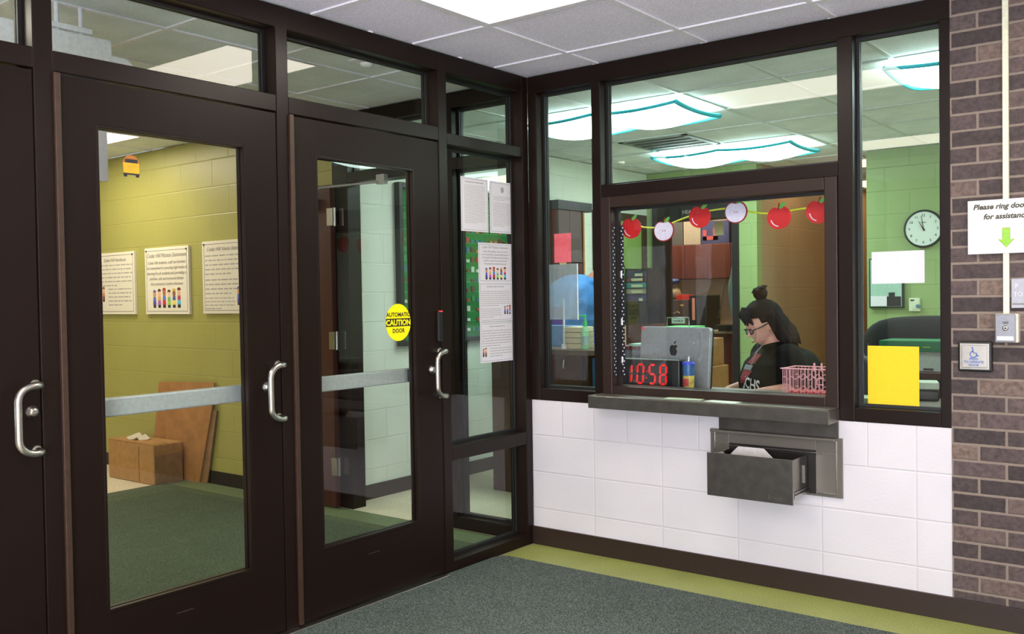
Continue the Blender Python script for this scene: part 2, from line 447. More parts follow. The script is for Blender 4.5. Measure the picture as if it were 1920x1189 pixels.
struct('baseboard_left', MB().box(-1.622, -1.606, 0.125, 4.17, 0, 0.1), base_m, 'dark base along the pale green wall', 'baseboard')

# ------------------------------------------------------------------ storefront frames (trim)
HEAD = 2.50
def mul(mb, ax, a, b, z0, z1, d0, d1):
    """member with a..b along the wall; ax 'A' = wall x=0 (depth to -x), 'B' = wall y=0 (depth to +y)"""
    if ax == 'A': mb.box(-d1, -d0, a, b, z0, z1)
    else: mb.box(a, b, d0, d1, z0, z1)
D = 0.115
t = MB()
for a, b in ((-0.055, 0.0), (-0.737, -0.676), (-1.722, -1.660), (-2.702, -2.636), (-3.69, -3.63), (-4.75, -4.69), (-5.75, -5.69), (-6.6, -6.54)):
    mul(t, 'A', a, b, 0, ZC, 0, D)
mul(t, 'A', -6.6, -0.055, HEAD, ZC, 0.0005, D - 0.0005)
mul(t, 'A', -0.676, -0.055, 0, 0.058, 0.0005, D); mul(t, 'A', -0.676, -0.055, 0.562, 0.632, 0.0005, D); mul(t, 'A', -0.676, -0.055, 2.145, 2.202, 0.0005, D)
for a, b in ((-1.66, -0.737), (-2.636, -1.722), (-3.63, -2.702)): mul(t, 'A', a, b, 2.155, 2.224, 0.0005, D)
for a, b in ((-4.69, -3.69), (-5.69, -4.75), (-6.54, -5.75)):
    mul(t, 'A', a, b, 2.145, 2.202, 0.0005, D); mul(t, 'A', a, b, 0, 0.1, 0.0005, D)
struct('trim_1', t, bronze, 'dark bronze aluminium framing around the glass doors', 'window frame', 0.003)
t = MB()
for a, b in ((0.0005, 0.06), (0.418, 0.474), (1.708, 1.775), (2.130, 2.172)): mul(t, 'B', a, b, 0.806, HEAD, -0.004, D)
mul(t, 'B', 0.0005, 2.172, HEAD, ZC, -0.004, D)
mul(t, 'B', 0.06, 0.418, 0.806, 0.872, -0.0035, D); mul(t, 'B', 0.474, 1.708, 0.806, 0.858, -0.0035, D); mul(t, 'B', 1.775, 2.13, 0.806, 0.868, -0.0035, D)
mul(t, 'B', 0.474, 1.708, 1.893, 1.955, -0.0035, D)
struct('trim_2', t, bronze, 'dark bronze aluminium framing around the office windows', 'window frame', 0.003)
t = MB()
for a, b in ((-1.62, -1.475), (-0.63, -0.565), (-0.16, -0.115)): mul(t, 'B', a, b, 0, ZC, 0.0, D)
mul(t, 'B', -1.475, -0.16, HEAD, ZC, 0.0005, D); mul(t, 'B', -1.475, -0.16, 2.137, 2.205, 0.0005, D); mul(t, 'B', -0.565, -0.16, 0, 0.075, 0.0005, D)
struct('trim_3', t, bronze, 'dark bronze framing of the inner doorway beyond the right glass door', 'door frame', 0.003)
t = MB().box(-0.115, 0.035, -3.63, -0.745, 0, 0.012)
struct('trim_4', t, steel, 'bare metal threshold under the glass doors', 'threshold', 0.003)
# glazing: every pane a window with pane and dark gasket
NW = [0]
def window(ax, a, b, z0, z1, g, lab, mat=clear):
    NW[0] += 1
    o = thing('window_%d' % NW[0], lab, 'window', (0, 0, 0), 0, None, 'structure')
    p = MB(); mul(p, ax, a, b, z0, z1, g - 0.003, g + 0.003); part('glass_pane', p, mat, o)
    q = MB(); s = 0.014
    for (c, d, e, h) in ((a, a + s, z0, z1), (b - s, b, z0, z1), (a + s, b - s, z0, z0 + s), (a + s, b - s, z1 - s, z1)):
        mul(q, ax, c, d, e, h, g - 0.014, g - 0.0035); mul(q, ax, c, d, e, h, g + 0.0035, g + 0.014)
    part('glazing_bead', q, gasket, o)
    return o
window('A', -0.676, -0.055, 0.058, 0.562, 0.082, 'low pane at the floor right of the glass doors')
window('A', -0.676, -0.055, 0.632, 2.145, 0.082, 'tall narrow pane with taped notices right of the glass doors')
window('A', -0.676, -0.055, 2.202, HEAD, 0.082, 'small pane at the ceiling above the tall notice pane')
window('A', -1.66, -0.737, 2.224, HEAD, 0.082, 'transom pane above the right glass door')
window('A', -2.636, -1.722, 2.224, HEAD, 0.082, 'transom pane above the middle glass door')
window('A', -3.63, -2.702, 2.224, HEAD, 0.082, 'transom pane at the left edge above the left door')
for a, b in ((-4.69, -3.69), (-5.69, -4.75), (-6.54, -5.75)):
    window('A', a, b, 0.1, 2.145, 0.082, 'pane outside the picture beside the left door')
window('B', 0.06, 0.418, 0.872, HEAD, 0.07, 'tall narrow office window at the corner')
window('B', 0.474, 1.708, 1.955, HEAD, 0.07, 'wide office window above the service window')
window('B', 1.775, 2.13, 0.868, HEAD, 0.07, 'tall office window beside the brick wall')
window('B', -0.565, -0.16, 0.075, 2.137, 0.07, 'narrow pane beside the inner doorway')
window('B', -1.475, -0.63, 2.205, HEAD, 0.07, 'transom pane over the inner doorway')
window('B', -0.565, -0.16, 2.205, HEAD, 0.07, 'small top pane beside the inner doorway transom')
# service window
o = thing('service_window', 'bronze framed service window with the clerk behind its glass', 'window', (0.474, 0, 0.858), 0, None, 'structure')
q = MB(); a0, a1, z0, z1, fwid = 0.474, 1.708, 0.858, 1.893, 0.058
for (c, d, e, h) in ((a0, a0 + fwid, z0, z1), (a1 - fwid, a1, z0, z1), (a0 + fwid, a1 - fwid, z0, z0 + 0.05), (a0 + fwid, a1 - fwid, z1 - fwid, z1)):
    q.box(c, d, -0.014, 0.1, e, h)
part('window_frame', q, flat('service_frame_bronze', '#2b1e19', 0.38, 0, 0.3, 0.06, 30), o, 0.004)
part('glass_pane', MB().box(a0 + fwid, a1 - fwid, 0.067, 0.073, z0 + 0.05, z1 - fwid), clear, o)
q = MB()
for (c, d, e, h) in ((a0 + fwid, a0 + fwid + .014, z0 + .05, z1 - fwid), (a1 - fwid - .014, a1 - fwid, z0 + .05, z1 - fwid), (a0 + fwid + .014, a1 - fwid - .014, z1 - fwid - .014, z1 - fwid)):
    q.box(c, d, 0.05, 0.0665, e, h)
part('glazing_bead', q, gasket, o)

# ------------------------------------------------------------------ glass doors
def door(n, y0, y1, gy0, gy1, cyl, lab):
    o = thing('door_%d' % n, lab, 'door', (0, y0, 0.012), 0, None, 'structure')
    z0, z1, zg0, zg1 = 0.018, 2.148, 0.298, 2.0
    x0, x1 = -0.05, -0.004
    m = MB()
    m.box(x0, x1, y0 + 0.004, gy0, z0, z1).box(x0, x1, gy1, y1 - 0.004, z0, z1)
    m.box(x0, x1, gy0, gy1, z0, zg0).box(x0, x1, gy0, gy1, zg1, z1)
    part('door_leaf', m, bronze_leaf, o)
    part('glass_pane', MB().box(-0.03, -0.024, gy0, gy1, zg0, zg1), pane_d, o)
    q = MB(); s = 0.012
    for (c, d, e, h) in ((gy0, gy0 + s, zg0, zg1), (gy1 - s, gy1, zg0, zg1), (gy0 + s, gy1 - s, zg0, zg0 + s), (gy0 + s, gy1 - s, zg1 - s, zg1)):
        q.box(-0.0235, -0.003, c, d, e, h).box(-0.051, -0.0305, c, d, e, h)
    part('glazing_bead', q, bronze, o, 0.002)
    part('hinge_strip', MB().box(-0.01, 0.012, y0 - 0.004, y0 + 0.018, z0, z1 + 0.004), strip_m, o, 0.003, 'brown worn hinge strip')
    part('scratch_plate', MB().box(-0.0045, -0.0025, (gy0 + gy1) / 2 - 0.04, (gy0 + gy1) / 2 + 0.03, 0.222, 0.226), strip_m, o)
    # push bar on the hall side
    b = part('push_bar', MB().box(-0.115, -0.085, gy0 - 0.05, gy1 + 0.05, 0.972, 1.04), silver, o, 0.006, 'pale silver push bar')
    part('bar_bracket', MB().box(-0.1, -0.049, gy0 - 0.07, gy0 - 0.012, 0.975, 1.035), dark, o, 0.004)
    part('bar_bracket', MB().box(-0.1, -0.049, gy1 + 0.012, gy1 + 0.07, 0.975, 1.035), dark, o, 0.004)
    # pull handle: two posts and an offset grip
    h = 0.062; ye = y1 - 0.022; yg = y1 - 0.105; zt, zb = 1.118, 0.902
    path = [(-0.004, ye, zt), (0.03, ye, zt)]
    for k in range(1, 7):
        a = math.pi / 2 * k / 6
        path.append((0.03 + (h - 0.03) * math.sin(a), ye - 0.035 * (1 - math.cos(a)), zt + 0.001))
    for k in range(1, 8):
        a = math.pi / 2 * k / 7
        path.append((h, ye - 0.035 - 0.048 * math.sin(a), zt - 0.048 * (1 - math.cos(a))))
    low = [(x, y, zt + zb - z) for x, y, z in path][::-1]
    part('pull_handle', MB().tube(path + low, 0.0122, 14), steel, o, 0, 'satin steel C-shaped pull')
    part('handle_rose', MB().lathe([(0.017, 0), (0.017, 0.008)], (-0.004, ye, zt), (1, 0, 0), 18), steel, o)
    part('handle_rose', MB().lathe([(0.017, 0), (0.017, 0.008)], (-0.004, ye, zb), (1, 0, 0), 18), steel, o)
    part('lock_cylinder', MB().lathe([(0.021, 0), (0.021, 0.01), (0.014, 0.014), (0.014, 0.02), (0.006, 0.021)], (-0.004, cyl, 1.03), (1, 0, 0), 20), steel, o)
    return o
d3 = door(1, -3.63, -2.702, -3.48, -2.856, -2.735, 'dark bronze glass door at the left edge, only its lock stile in view')
d1 = door(2, -2.636, -1.722, -2.495, -1.876, -1.80, 'middle dark bronze glass door with posters seen through it')
d2 = door(3, -1.660, -0.737, -1.52, -0.912, -0.815, 'dark bronze glass door with the round yellow caution sticker')
m = MB().box(-0.006, 0.014, -0.775, -0.742, 1.165, 1.315)
ob = part('reader_housing', m, black, d2, 0.006, 'black electric strike housing')
part('reader_light', MB().box(0.0, 0.0165, -0.762, -0.748, 1.312, 1.318), emit('small_red_light', '#ff5050', 1.2), ob)
# ------------------------------------------------------------------ stickers and notices on the glass doors
YA = dict(ux=(0, 1, 0), uy=(0, 0, 1))
XG = -0.0235
def circle(rx, ry, n=40, cx=0, cy=0, a0=0, a1=2 * math.pi): return [(cx + rx * math.cos(a0 + (a1 - a0) * k / n), cy + ry * math.sin(a0 + (a1 - a0) * k / n)) for k in range(n + (0 if abs(a1 - a0 - 2 * math.pi) < 1e-6 else 1))]
cy, cz = -1.018, 1.268
st = thing('caution_sticker', 'round yellow AUTOMATIC CAUTION DOOR sticker on the right glass door', 'sticker', (XG, cy, cz))
part('sticker_disc', MB().prism(circle(0.083, 0.088), (XG, cy, cz), (0, 1, 0), (0, 0, 1), (1, 0, 0), 0.0008), flat('sticker_yellow', '#f4e800', 0.45, grain=0.02), st)
part('black_band', MB().box(XG + 0.0009, XG + 0.0013, cy - 0.082, cy + 0.082, cz - 0.019, cz + 0.019), ink, st)
part('lettering', text_mb('AUTOMATIC', 0.027, (XG + 0.001, cy, cz + 0.028), (0, 1, 0), (0, 0, 1), 'CENTER', 0.0008), ink, st)
part('lettering', text_mb('CAUTION', 0.036, (XG + 0.0016, cy, cz - 0.0125), (0, 1, 0), (0, 0, 1), 'CENTER', 0.0014), MATS['sticker_yellow'], st)
part('lettering', text_mb('DOOR', 0.027, (XG + 0.001, cy, cz - 0.048), (0, 1, 0), (0, 0, 1), 'CENTER', 0.0008), ink, st)
cy, cz = -2.353, 1.876
st = thing('bus_sticker', 'small orange and yellow school bus sticker on the middle glass door', 'sticker', (XG, cy, cz - 0.03))
orange = flat('sticker_orange', '#a8641a', 0.5); yel = flat('bus_yellow', '#cda31c', 0.5)
part('roof_arch', MB().prism([(-0.034, -0.004)] + circle(0.034, 0.036, 12, 0, -0.002, math.pi, 0)[1:-1] + [(0.034, -0.004)], (XG, cy, cz), (0, 1, 0), (0, 0, 1), (1, 0, 0), 0.0008), orange, st)
part('bus_front', MB().prism([(-0.03, -0.032), (0.03, -0.032), (0.031, 0.006), (-0.031, 0.006)], (XG, cy, cz), (0, 1, 0), (0, 0, 1), (1, 0, 0), 0.0012), yel, st)
part('windscreen', MB().box(XG, XG + 0.0016, cy - 0.024, cy + 0.024, cz + 0.006, cz + 0.019), dark, st)
part('bumper', MB().box(XG, XG + 0.0016, cy - 0.031, cy + 0.031, cz - 0.037, cz - 0.031), dark, st)
for s in (-1, 1): part('wheel', MB().box(XG, XG + 0.0014, cy + s * 0.023 - 0.006, cy + s * 0.023 + 0.006, cz - 0.044, cz - 0.037), ink, st)

SK = ['#c98b62', '#e0b48f', '#a86e48', '#e4bd9b', '#8a5a3a', '#dcae8a']
def kids(parent, o, ux, uy, n, h, cols, gap, scale=1.0):
    """a row of small printed children: shoes, body, head, hair"""
    o = Vector(o); ux = Vector(ux); uy = Vector(uy); n = Vector(n)
    for i, (top, hair, bottom) in enumerate(cols):
        c = o + ux * i * gap; k = h * (0.9 + 0.1 * ((i * 7) % 3) / 2); b = MB()
        P = lambda pts, mi, dd: b.prism(pts, c, ux, uy, n, dd, mi)
        w_ = k * 0.16
        P([(-w_ * .8, 0), (w_ * .8, 0), (w_ * .8, k * .18), (-w_ * .8, k * .18)], 0, 0.0004)
        P([(-w_, k * .16), (w_, k * .16), (w_ * .8, k * .42), (-w_ * .8, k * .42)], 3, 0.0005)
        P([(-w_ * .9, k * .40), (w_ * .9, k * .40), (w_ * .7, k * .66), (-w_ * .7, k * .66)], 1, 0.0006)
        P(circle(w_ * .9, w_ * 1.05, 12, 0, k * .76), 2, 0.0007)
        P(circle(w_ * 1.0, w_ * .9, 12, 0, k * .88, 0, math.pi), 4, 0.0008)
        part('printed_child', b, [ink, flat('print_' + top, '#' + top, 0.7), flat('print_skin%d' % (i % 6), SK[i % 6], 0.7), flat('print_' + bottom, '#' + bottom, 0.7), flat('print_' + hair, '#' + hair, 0.7)], parent)
KC = [('4a63b8', '5a5f9a', '4b3f8f'), ('d9a04a', '5a2c20', 'b05cb8'), ('4d79c9', 'b33a2a', 'c03038'), ('6fae6a', '5a2c20', '8fbf4a'), ('4a5a9a', 'c9a83a', 'e0d060'), ('b03a5a', '6a2a20', '58b4d0')]
def dashes(parent, o, ux, uy, n, wid, lines, lh, mat, seed=1, last=0.6, th=0.28):
    """unreadable paragraph: rows of word-length strokes"""
    R = random.Random(seed); b = MB(); o = Vector(o); ux = Vector(ux); uy = Vector(uy); n = Vector(n)
    for i in range(lines):
        x = 0; lim = wid if i < lines - 1 else wid * last
        while x < lim - lh * 0.4:
            l = min(lim - x, lh * R.uniform(0.6, 2.4))
            p = o + ux * x - uy * i * lh
            b.prism([(0, 0), (l, 0), (l, lh * th), (0, lh * th)], p, ux, uy, n, 0.0003)
            x += l + lh * 0.35
    part('text_lines', b, mat, parent)
def sheet(name, lab, cat, o, ux, uy, n, w_, h_, mat=None, border=True, group=None, th=0.0015):
    t = thing(name, lab, cat, o, 0, group)
    part('paper_sheet', MB().prism([(0, 0), (w_, 0), (w_, h_), (0, h_)], o, ux, uy, n, th), mat or paper, t)
    if border:
        b = MB(); q = Vector(o) + Vector(n) * th; e = 0.008; k = 0.0012
        for (x0, x1, y0, y1) in ((e, w_ - e, e, e + k), (e, w_ - e, h_ - e - k, h_ - e), (e, e + k, e, h_ - e), (w_ - e - k, w_ - e, e, h_ - e)):
            b.prism([(x0, y0), (x1, y0), (x1, y1), (x0, y1)], q, ux, uy, n, 0.0003)
        part('border_line', b, ink, t)
    return t
ux, uy, n = Vector((0, 1, 0)), Vector((0, 0, 1)), Vector((1, 0, 0))
XA = -0.0785
def P(y, z, d=0.0): return Vector((XA + d, y, z))
t = sheet('notice_sheet', 'left of the two text notices at the top of the tall pane', 'notice', P(-0.488, 1.728), ux, uy, n, 0.222, 0.283)
dashes(t, P(-0.455, 1.985, .0018), ux, uy, n, 0.15, 1, 0.008, grey_ink, 3, 1.0, 0.5)
dashes(t, P(-0.462, 1.968, .0018), ux, uy, n, 0.17, 24, 0.0085, pale_ink, 4)
t = sheet('notice_sheet', 'right of the two text notices at the top of the tall pane', 'notice', P(-0.251, 1.728), ux, uy, n, 0.219, 0.281)
part('crest_print', MB().prism(circle(0.014, 0.016, 18), P(-0.142, 1.965, .0016), ux, uy, n, 0.0004), pale_ink, t)
dashes(t, P(-0.22, 1.925, .0018), ux, uy, n, 0.17, 3, 0.009, pale_ink, 5)
dashes(t, P(-0.225, 1.89, .0018), ux, uy, n, 0.17, 15, 0.0088, pale_ink, 6)
t = sheet('notice_sheet', 'topmost notice of the taped strip, with a row of printed children', 'notice', P(-0.354, 1.46, .0002), ux, uy, n, 0.285, 0.212)
part('heading', text_mb('Cedar Hill Mission Statement', 0.0195, P(-0.2115, 1.643, .002), ux, uy, 'CENTER', 0, 0.3), grey_ink, t)
for i, s in enumerate(('Cedar Hill students, staff, and families', 'are committed to ensuring high levels of', 'learning for all students and providing a', 'positive, safe and nurtured climate', 'that promotes student character')):
    part('text_line', text_mb(s, 0.0145, P(-0.2115, 1.622 - i * 0.0165, .002), ux, uy, 'CENTER', 0, 0.3), grey_ink, t)
kids(t, P(-0.29, 1.475, .0016), ux, uy, n, 0.068, KC, 0.032)
t = sheet('notice_sheet', 'middle notice of the taped strip on the tall pane', 'notice', P(-0.352, 1.248, .0006), ux, uy, n, 0.285, 0.212)
dashes(t, P(-0.29, 1.435, .0022), ux, uy, n, 0.15, 1, 0.012, grey_ink, 8, 1.0)
dashes(t, P(-0.338, 1.41, .0022), ux, uy, n, 0.25, 8, 0.011, pale_ink, 9)
dashes(t, P(-0.338, 1.315, .0022), ux, uy, n, 0.17, 5, 0.011, pale_ink, 10)
kids(t, P(-0.135, 1.285, .0022), ux, uy, n, 0.05, [KC[0], KC[2], KC[5]], 0.022)
t = sheet('notice_sheet', 'bottom notice of the taped strip on the tall pane', 'notice', P(-0.35, 1.028, .0004), ux, uy, n, 0.287, 0.218)
dashes(t, P(-0.27, 1.22, .002), ux, uy, n, 0.13, 1, 0.012, grey_ink, 11, 1.0)
dashes(t, P(-0.335, 1.197, .002), ux, uy, n, 0.255, 7, 0.0135, pale_ink, 12)
dashes(t, P(-0.27, 1.10, .002), ux, uy, n, 0.19, 4, 0.0135, pale_ink, 13)
kids(t, P(-0.325, 1.06, .002), ux, uy, n, 0.05, [('8a5a3a', '4a7a3a', '5a3a28'), ('c97a4a', '7a3a28', '6a4a38')], 0.02)

# posters on the olive wall
ux, uy, n = Vector((1, 0, 0)), Vector((0, 0, 1)), Vector((0, -1, 0))
def Q(x, z, d=0.0): return Vector((x, -0.004 - d, z))
def poster(x0, x1, z0, z1, lab):
    t = thing('wall_poster', lab, 'poster', (x0, 0, z0))
    part('poster_board', MB().box(x0, x1, -0.022, 0.0, z0, z1), paper_cream, t, 0.002)
    b = MB(); e = 0.022; k = 0.004
    for (a, c, d, g) in ((x0 + e, x1 - e, z0 + e, z0 + e + k), (x0 + e, x1 - e, z1 - e - k, z1 - e), (x0 + e, x0 + e + k, z0 + e, z1 - e), (x1 - e - k, x1 - e, z0 + e, z1 - e)):
        b.box(a, c, -0.0228, -0.0215, d, g)
    part('border_line', b, grey_ink, t)
    for x in (x0 + 0.025, x1 - 0.025): part('tack', MB().lathe([(0.007, 0), (0.007, 0.006)], (x, -0.022, z1 - 0.024), (0, -1, 0), 10), ink, t)
    return t
t = poster(-3.852, -3.245, 1.284, 1.812, 'middle poster on the olive wall with six printed children')
part('heading', text_mb('Cedar Hill Mission Statement', 0.046, (-3.548, -0.0228, 1.735), ux, uy, 'CENTER', 0, 0.3), grey_ink, t)
for i, s in enumerate(('Cedar Hill students, staff, and families', 'are committed to ensuring high levels of', 'learning for all students and providing a', 'positive, safe and nurtured climate', 'that promotes student character')):
    part('text_line', text_mb(s, 0.034, (-3.548, -0.0228, 1.682 - i * 0.042), ux, uy, 'CENTER', 0, 0.3), grey_ink, t)
kids(t, (-3.72, -0.0222, 1.335), ux, uy, n, 0.155, KC, 0.068)
t = poster(-4.62, -4.01, 1.284, 1.80, 'left poster on the olive wall, partly behind the door stile')
part('heading', text_mb('Cedar Hill Handbook', 0.04, (-4.31, -0.0228, 1.725), ux, uy, 'CENTER', 0, 0.3), grey_ink, t)
dashes(t, (-4.59, -0.0222, 1.69), ux, uy, n, 0.55, 6, 0.034, pale_ink, 21)
dashes(t, (-4.42, -0.0222, 1.49), ux, uy, n, 0.36, 5, 0.033, pale_ink, 22)
kids(t, (-4.55, -0.0222, 1.39), ux, uy, n, 0.13, [('8a5a3a', '4a7a3a', '5a3a28'), ('c97a4a', '7a3a28', '8a4a38')], 0.055)
t = poster(-3.065, -2.46, 1.288, 1.83, 'right poster on the olive wall, cut off by the door stile')
part('heading', text_mb('Cedar Hill Vision Statement', 0.042, (-2.77, -0.0228, 1.755), ux, uy, 'CENTER', 0, 0.3), grey_ink, t)
dashes(t, (-3.03, -0.0222, 1.715), ux, uy, n, 0.53, 5, 0.034, pale_ink, 23)
dashes(t, (-3.03, -0.0222, 1.535), ux, uy, n, 0.53, 4, 0.034, pale_ink, 24)
dashes(t, (-3.03, -0.0222, 1.40), ux, uy, n, 0.36, 4, 0.026, pale_ink, 25)
kids(t, (-2.62, -0.0222, 1.35), ux, uy, n, 0.15, [KC[0], KC[5]], 0.06)

# ------------------------------------------------------------------ hall: boxes, wood door, ceiling things
Rb = Matrix.Translation((-3.32, -0.305, 0)) @ Matrix.Rotation(math.radians(0.5), 4, 'Z')
t = thing('cardboard_box', 'closed brown cardboard box on the hall floor by the olive wall', 'box', (-3.65, -0.16, 0))
b = MB(); b.box(-0.64, 0.0, 0.0, 0.245, 0.002, 0.30, 0, Rb)
part('carton', b, [cardboard, cardboard_d], t, 0.006)
b = MB().box(-0.002, 0.004, 0.004, 0.24, 0.012, 0.225, 0, Rb)
part('side_panel', b, cardboard_d, t, 0.002, 'dull creased end panel')
part('seam_line', MB().box(-0.205, -0.200, -0.0015, 0.0, 0.01, 0.28, 0, Rb), flat('seam', '#5f4426', 0.8), t)
fl = MB().prism([(-0.64, 0.30), (0.0, 0.30), (-0.02, 0.318), (-0.62, 0.312)], Rb @ Vector((0, 0, 0)), Rb.to_3x3() @ Vector((1, 0, 0)), (0, 0, 1), Rb.to_3x3() @ Vector((0, 1, 0)), 0.12)
part('lid_flap', fl, cardboard, t, 0.003)
fl = MB().prism([(-0.64, 0.30), (0.0, 0.30), (-0.01, 0.306), (-0.62, 0.306)], Rb @ Vector((0, 0.124, 0)), Rb.to_3x3() @ Vector((1, 0, 0)), (0, 0, 1), Rb.to_3x3() @ Vector((0, 1, 0)), 0.12)
part('lid_flap', fl, cardboard, t, 0.003)
R = random.Random(4); tp = MB(); pth = [Vector((-0.46 + 0.04 * i, 0.10 + R.uniform(-.02, .02), 0.325 + 0.02 * math.sin(i * 2.1))) for i in range(7)]
for i in range(6):
    a, c = Rb @ pth[i], Rb @ pth[i + 1]; wv = Vector((0.0, 0.035 + 0.02 * (i % 2), 0.012))
    tp.add([a - wv, c - wv, c + wv, a + wv, a - wv + Vector((0, 0, .002)), c - wv + Vector((0, 0, .002)), c + wv + Vector((0, 0, .002)), a + wv + Vector((0, 0, .002))], [(0, 3, 2, 1), (4, 5, 6, 7), (0, 1, 5, 4), (1, 2, 6, 5), (2, 3, 7, 6), (3, 0, 4, 7)])
part('tape_scrap', tp, tape, t)
pl = [(-3.80, 0.0), (-3.14, 0.0), (-2.96, 0.60), (-2.93, 0.77), (-3.67, 0.745)]
Mt = Matrix.Rotation(math.radians(-0.5), 4, 'X')
b = MB(); b.prism(pl, (0, -0.042, 0.003), (1, 0, 0), (Mt @ Vector((0, 0, 1))), (Mt @ Vector((0, 1, 0))), 0.012)
single('cardboard_sheet', b, board_m, 'large flat tan cardboard sheet leaning on the wall behind the box', 'cardboard sheet', (-3.4, -0.14, 0))
pl2 = [(-3.72, 0.0), (-3.06, 0.0), (-2.925, 0.56), (-3.62, 0.56)]
b = MB(); b.prism(pl2, (0, -0.028, 0.003), (1, 0, 0), (Mt @ Vector((0, 0, 1))), (Mt @ Vector((0, 1, 0))), 0.010)
single('cardboard_sheet', b, cardboard_d, 'darker folded cardboard sheet tucked behind the large leaning one', 'cardboard sheet', (-3.4, -0.11, 0))

t = thing('wood_door', 'red-brown wooden door folded open against the olive wall', 'door', (-1.56, -0.03, 0))
part('door_slab', MB().box(-2.47, -1.575, -0.06, -0.016, 0.012, 2.13), redwood, t, 0.003)
for z in (1.92, 1.11, 0.28):
    h = part('hinge', MB().box(-1.605, -1.555, -0.066, -0.058, z - 0.057, z + 0.057).box(-1.553, -1.515, -0.004, 0.0, z - 0.057, z + 0.057), steel, t, 0.001, 'silver butt hinge')
    part('hinge_knuckle', MB().tube([(-1.553, -0.045, z - 0.06), (-1.553, -0.045, z + 0.06)], 0.009, 10), steel, h)
c = part('closer_body', MB().box(-1.93, -1.69, -0.105, -0.06, 1.975, 2.045), flat('closer_grey', '#8b8c8e', 0.4, 0.5), t, 0.006)
part('closer_arm', MB().tube([(-1.80, -0.09, 2.06), (-1.56, -0.16, 2.10)], 0.008, 8).tube([(-1.56, -0.16, 2.10), (-1.15, -0.03, 2.115)], 0.008, 8).box(-1.17, -1.10, -0.035, -0.001, 2.10, 2.16), alu, t)

t = thing('ceiling_unit', 'white box with a rail hanging at the hall ceiling, top left', 'ceiling unit', (-0.66, -2.3, 2.4))
b = MB(); b.prism([(-3.1, 2.33), (-1.98, 2.33), (-1.985, 2.37), (-2.03, 2.405), (-2.10, 2.41), (-2.10, 2.47), (-2.90, 2.47), (-2.90, 2.41), (-3.07, 2.41), (-3.1, 2.39)], (-0.72, 0, 0), (0, 1, 0), (0, 0, 1), (1, 0, 0), 0.14)
part('housing', b, white_paint, t, 0.008)
part('rail', MB().box(-0.66, -0.62, -2.35, -2.16, 2.488, 2.51), white_paint, t, 0.004)
for yy in (-2.3, -2.2): part('hanger', MB().tube([(-0.64, yy, 2.47), (-0.64, yy, ZC)], 0.01, 8), grid_m, t)
t = thing('hanging_sign', 'white panel hanging in the hall, cut off by the middle door frame', 'sign', (-0.62, -2.2, 1.9))
part('panel', MB().box(-0.64, -0.625, -2.45, -2.105, 1.89, 2.33), flat('sign_white', '#ffffff', 0.5), t, 0.002)
t = thing('smoke_detector', 'small white detector on the hall ceiling above the right door', 'smoke detector', (-0.4, -0.82, ZC))
part('base', MB().box(-0.44, -0.37, -0.92, -0.74, ZC - 0.012, ZC), grid_m, t, 0.004)
part('cover', MB().lathe([(0.035, 0), (0.03, -0.012), (0.01, -0.016)], (-0.4, -0.83, ZC - 0.012), (0, 0, 1), 20), white_paint, t)

# ceiling lights ------------------------------------------------------------------
def troffer(x0, x1, y0, y1, mat, lab, group=None):
    t = thing('ceiling_light', lab, 'ceiling light', ((x0 + x1) / 2, (y0 + y1) / 2, ZC), 0, group)
    b = MB(); e = 0.03; z0, z1 = ZC - 0.005, ZC + 0.004
    b.box(x0, x1, y0, y0 + e, z0, z1).box(x0, x1, y1 - e, y1, z0, z1).box(x0, x0 + e, y0 + e, y1 - e, z0, z1).box(x1 - e, x1, y0 + e, y1 - e, z0, z1)
    part('light_frame', b, grid_m, t, 0.002)
    part('diffuser', MB().box(x0 + e, x1 - e, y0 + e, y1 - e, ZC - 0.002, ZC + 0.002), mat, t)
    return t
lv = emit('vestibule_diffuser', '#fff4e4', LENS_VEST)
troffer(0.468, 1.684, -1.509, -0.913, lv, 'bright ceiling light over the corner of the vestibule')
troffer(0.468, 1.684, -3.98, -3.39, lv, 'vestibule ceiling light behind the viewer, left', 'vestibule lights out of view')
troffer(2.95, 4.16, -1.509, -0.913, lv, 'added vestibule fill light beyond the right edge', 'vestibule lights out of view')  # unseen fixture added as fill for the vestibule
troffer(2.95, 4.16, -5.2, -4.62, lv, 'added vestibule fill light behind the viewer, right', 'vestibule lights out of view')  # another unseen fixture added for frontal fill
lh = emit('hall_diffuser', '#fff2de', LENS_HALL)
troffer(-4.40, -3.20, -0.99, -0.385, lh, 'hall ceiling light near the olive wall, seen through the middle door')
troffer(-1.87, -0.67, -3.60, -3.0, lh, 'hall ceiling light beyond the left edge', 'hall lights out of view')
troffer(-6.2, -5.0, -3.0, -2.4, lh, 'hall ceiling light beyond the left edge', 'hall lights out of view')
troffer(-3.75, -2.53, -3.60, -3.0, lh, 'hall ceiling light beyond the left edge', 'hall lights out of view')
troffer(-0.36, 0.45, 6.3, 7.5, emit('corridor_diffuser', '#ffd09a', 5.0), 'warm corridor ceiling light behind the green wall')
troffer(-0.36, 0.45, 4.6, 5.2, emit('corridor_diffuser', '#ffd09a', 5.0), 'warm corridor ceiling light near the office')
troffer(-2.6, -1.4, 5.0, 5.6, emit('workroom_diffuser', '#ffe6c4', 26.0), 'ceiling light of the small room beyond the door')
teal = flat('teal_binding', '#2fc4d4', 0.6)
lo = emit('office_fabric_glow', '#e9fff8', LENS_OFFICE)
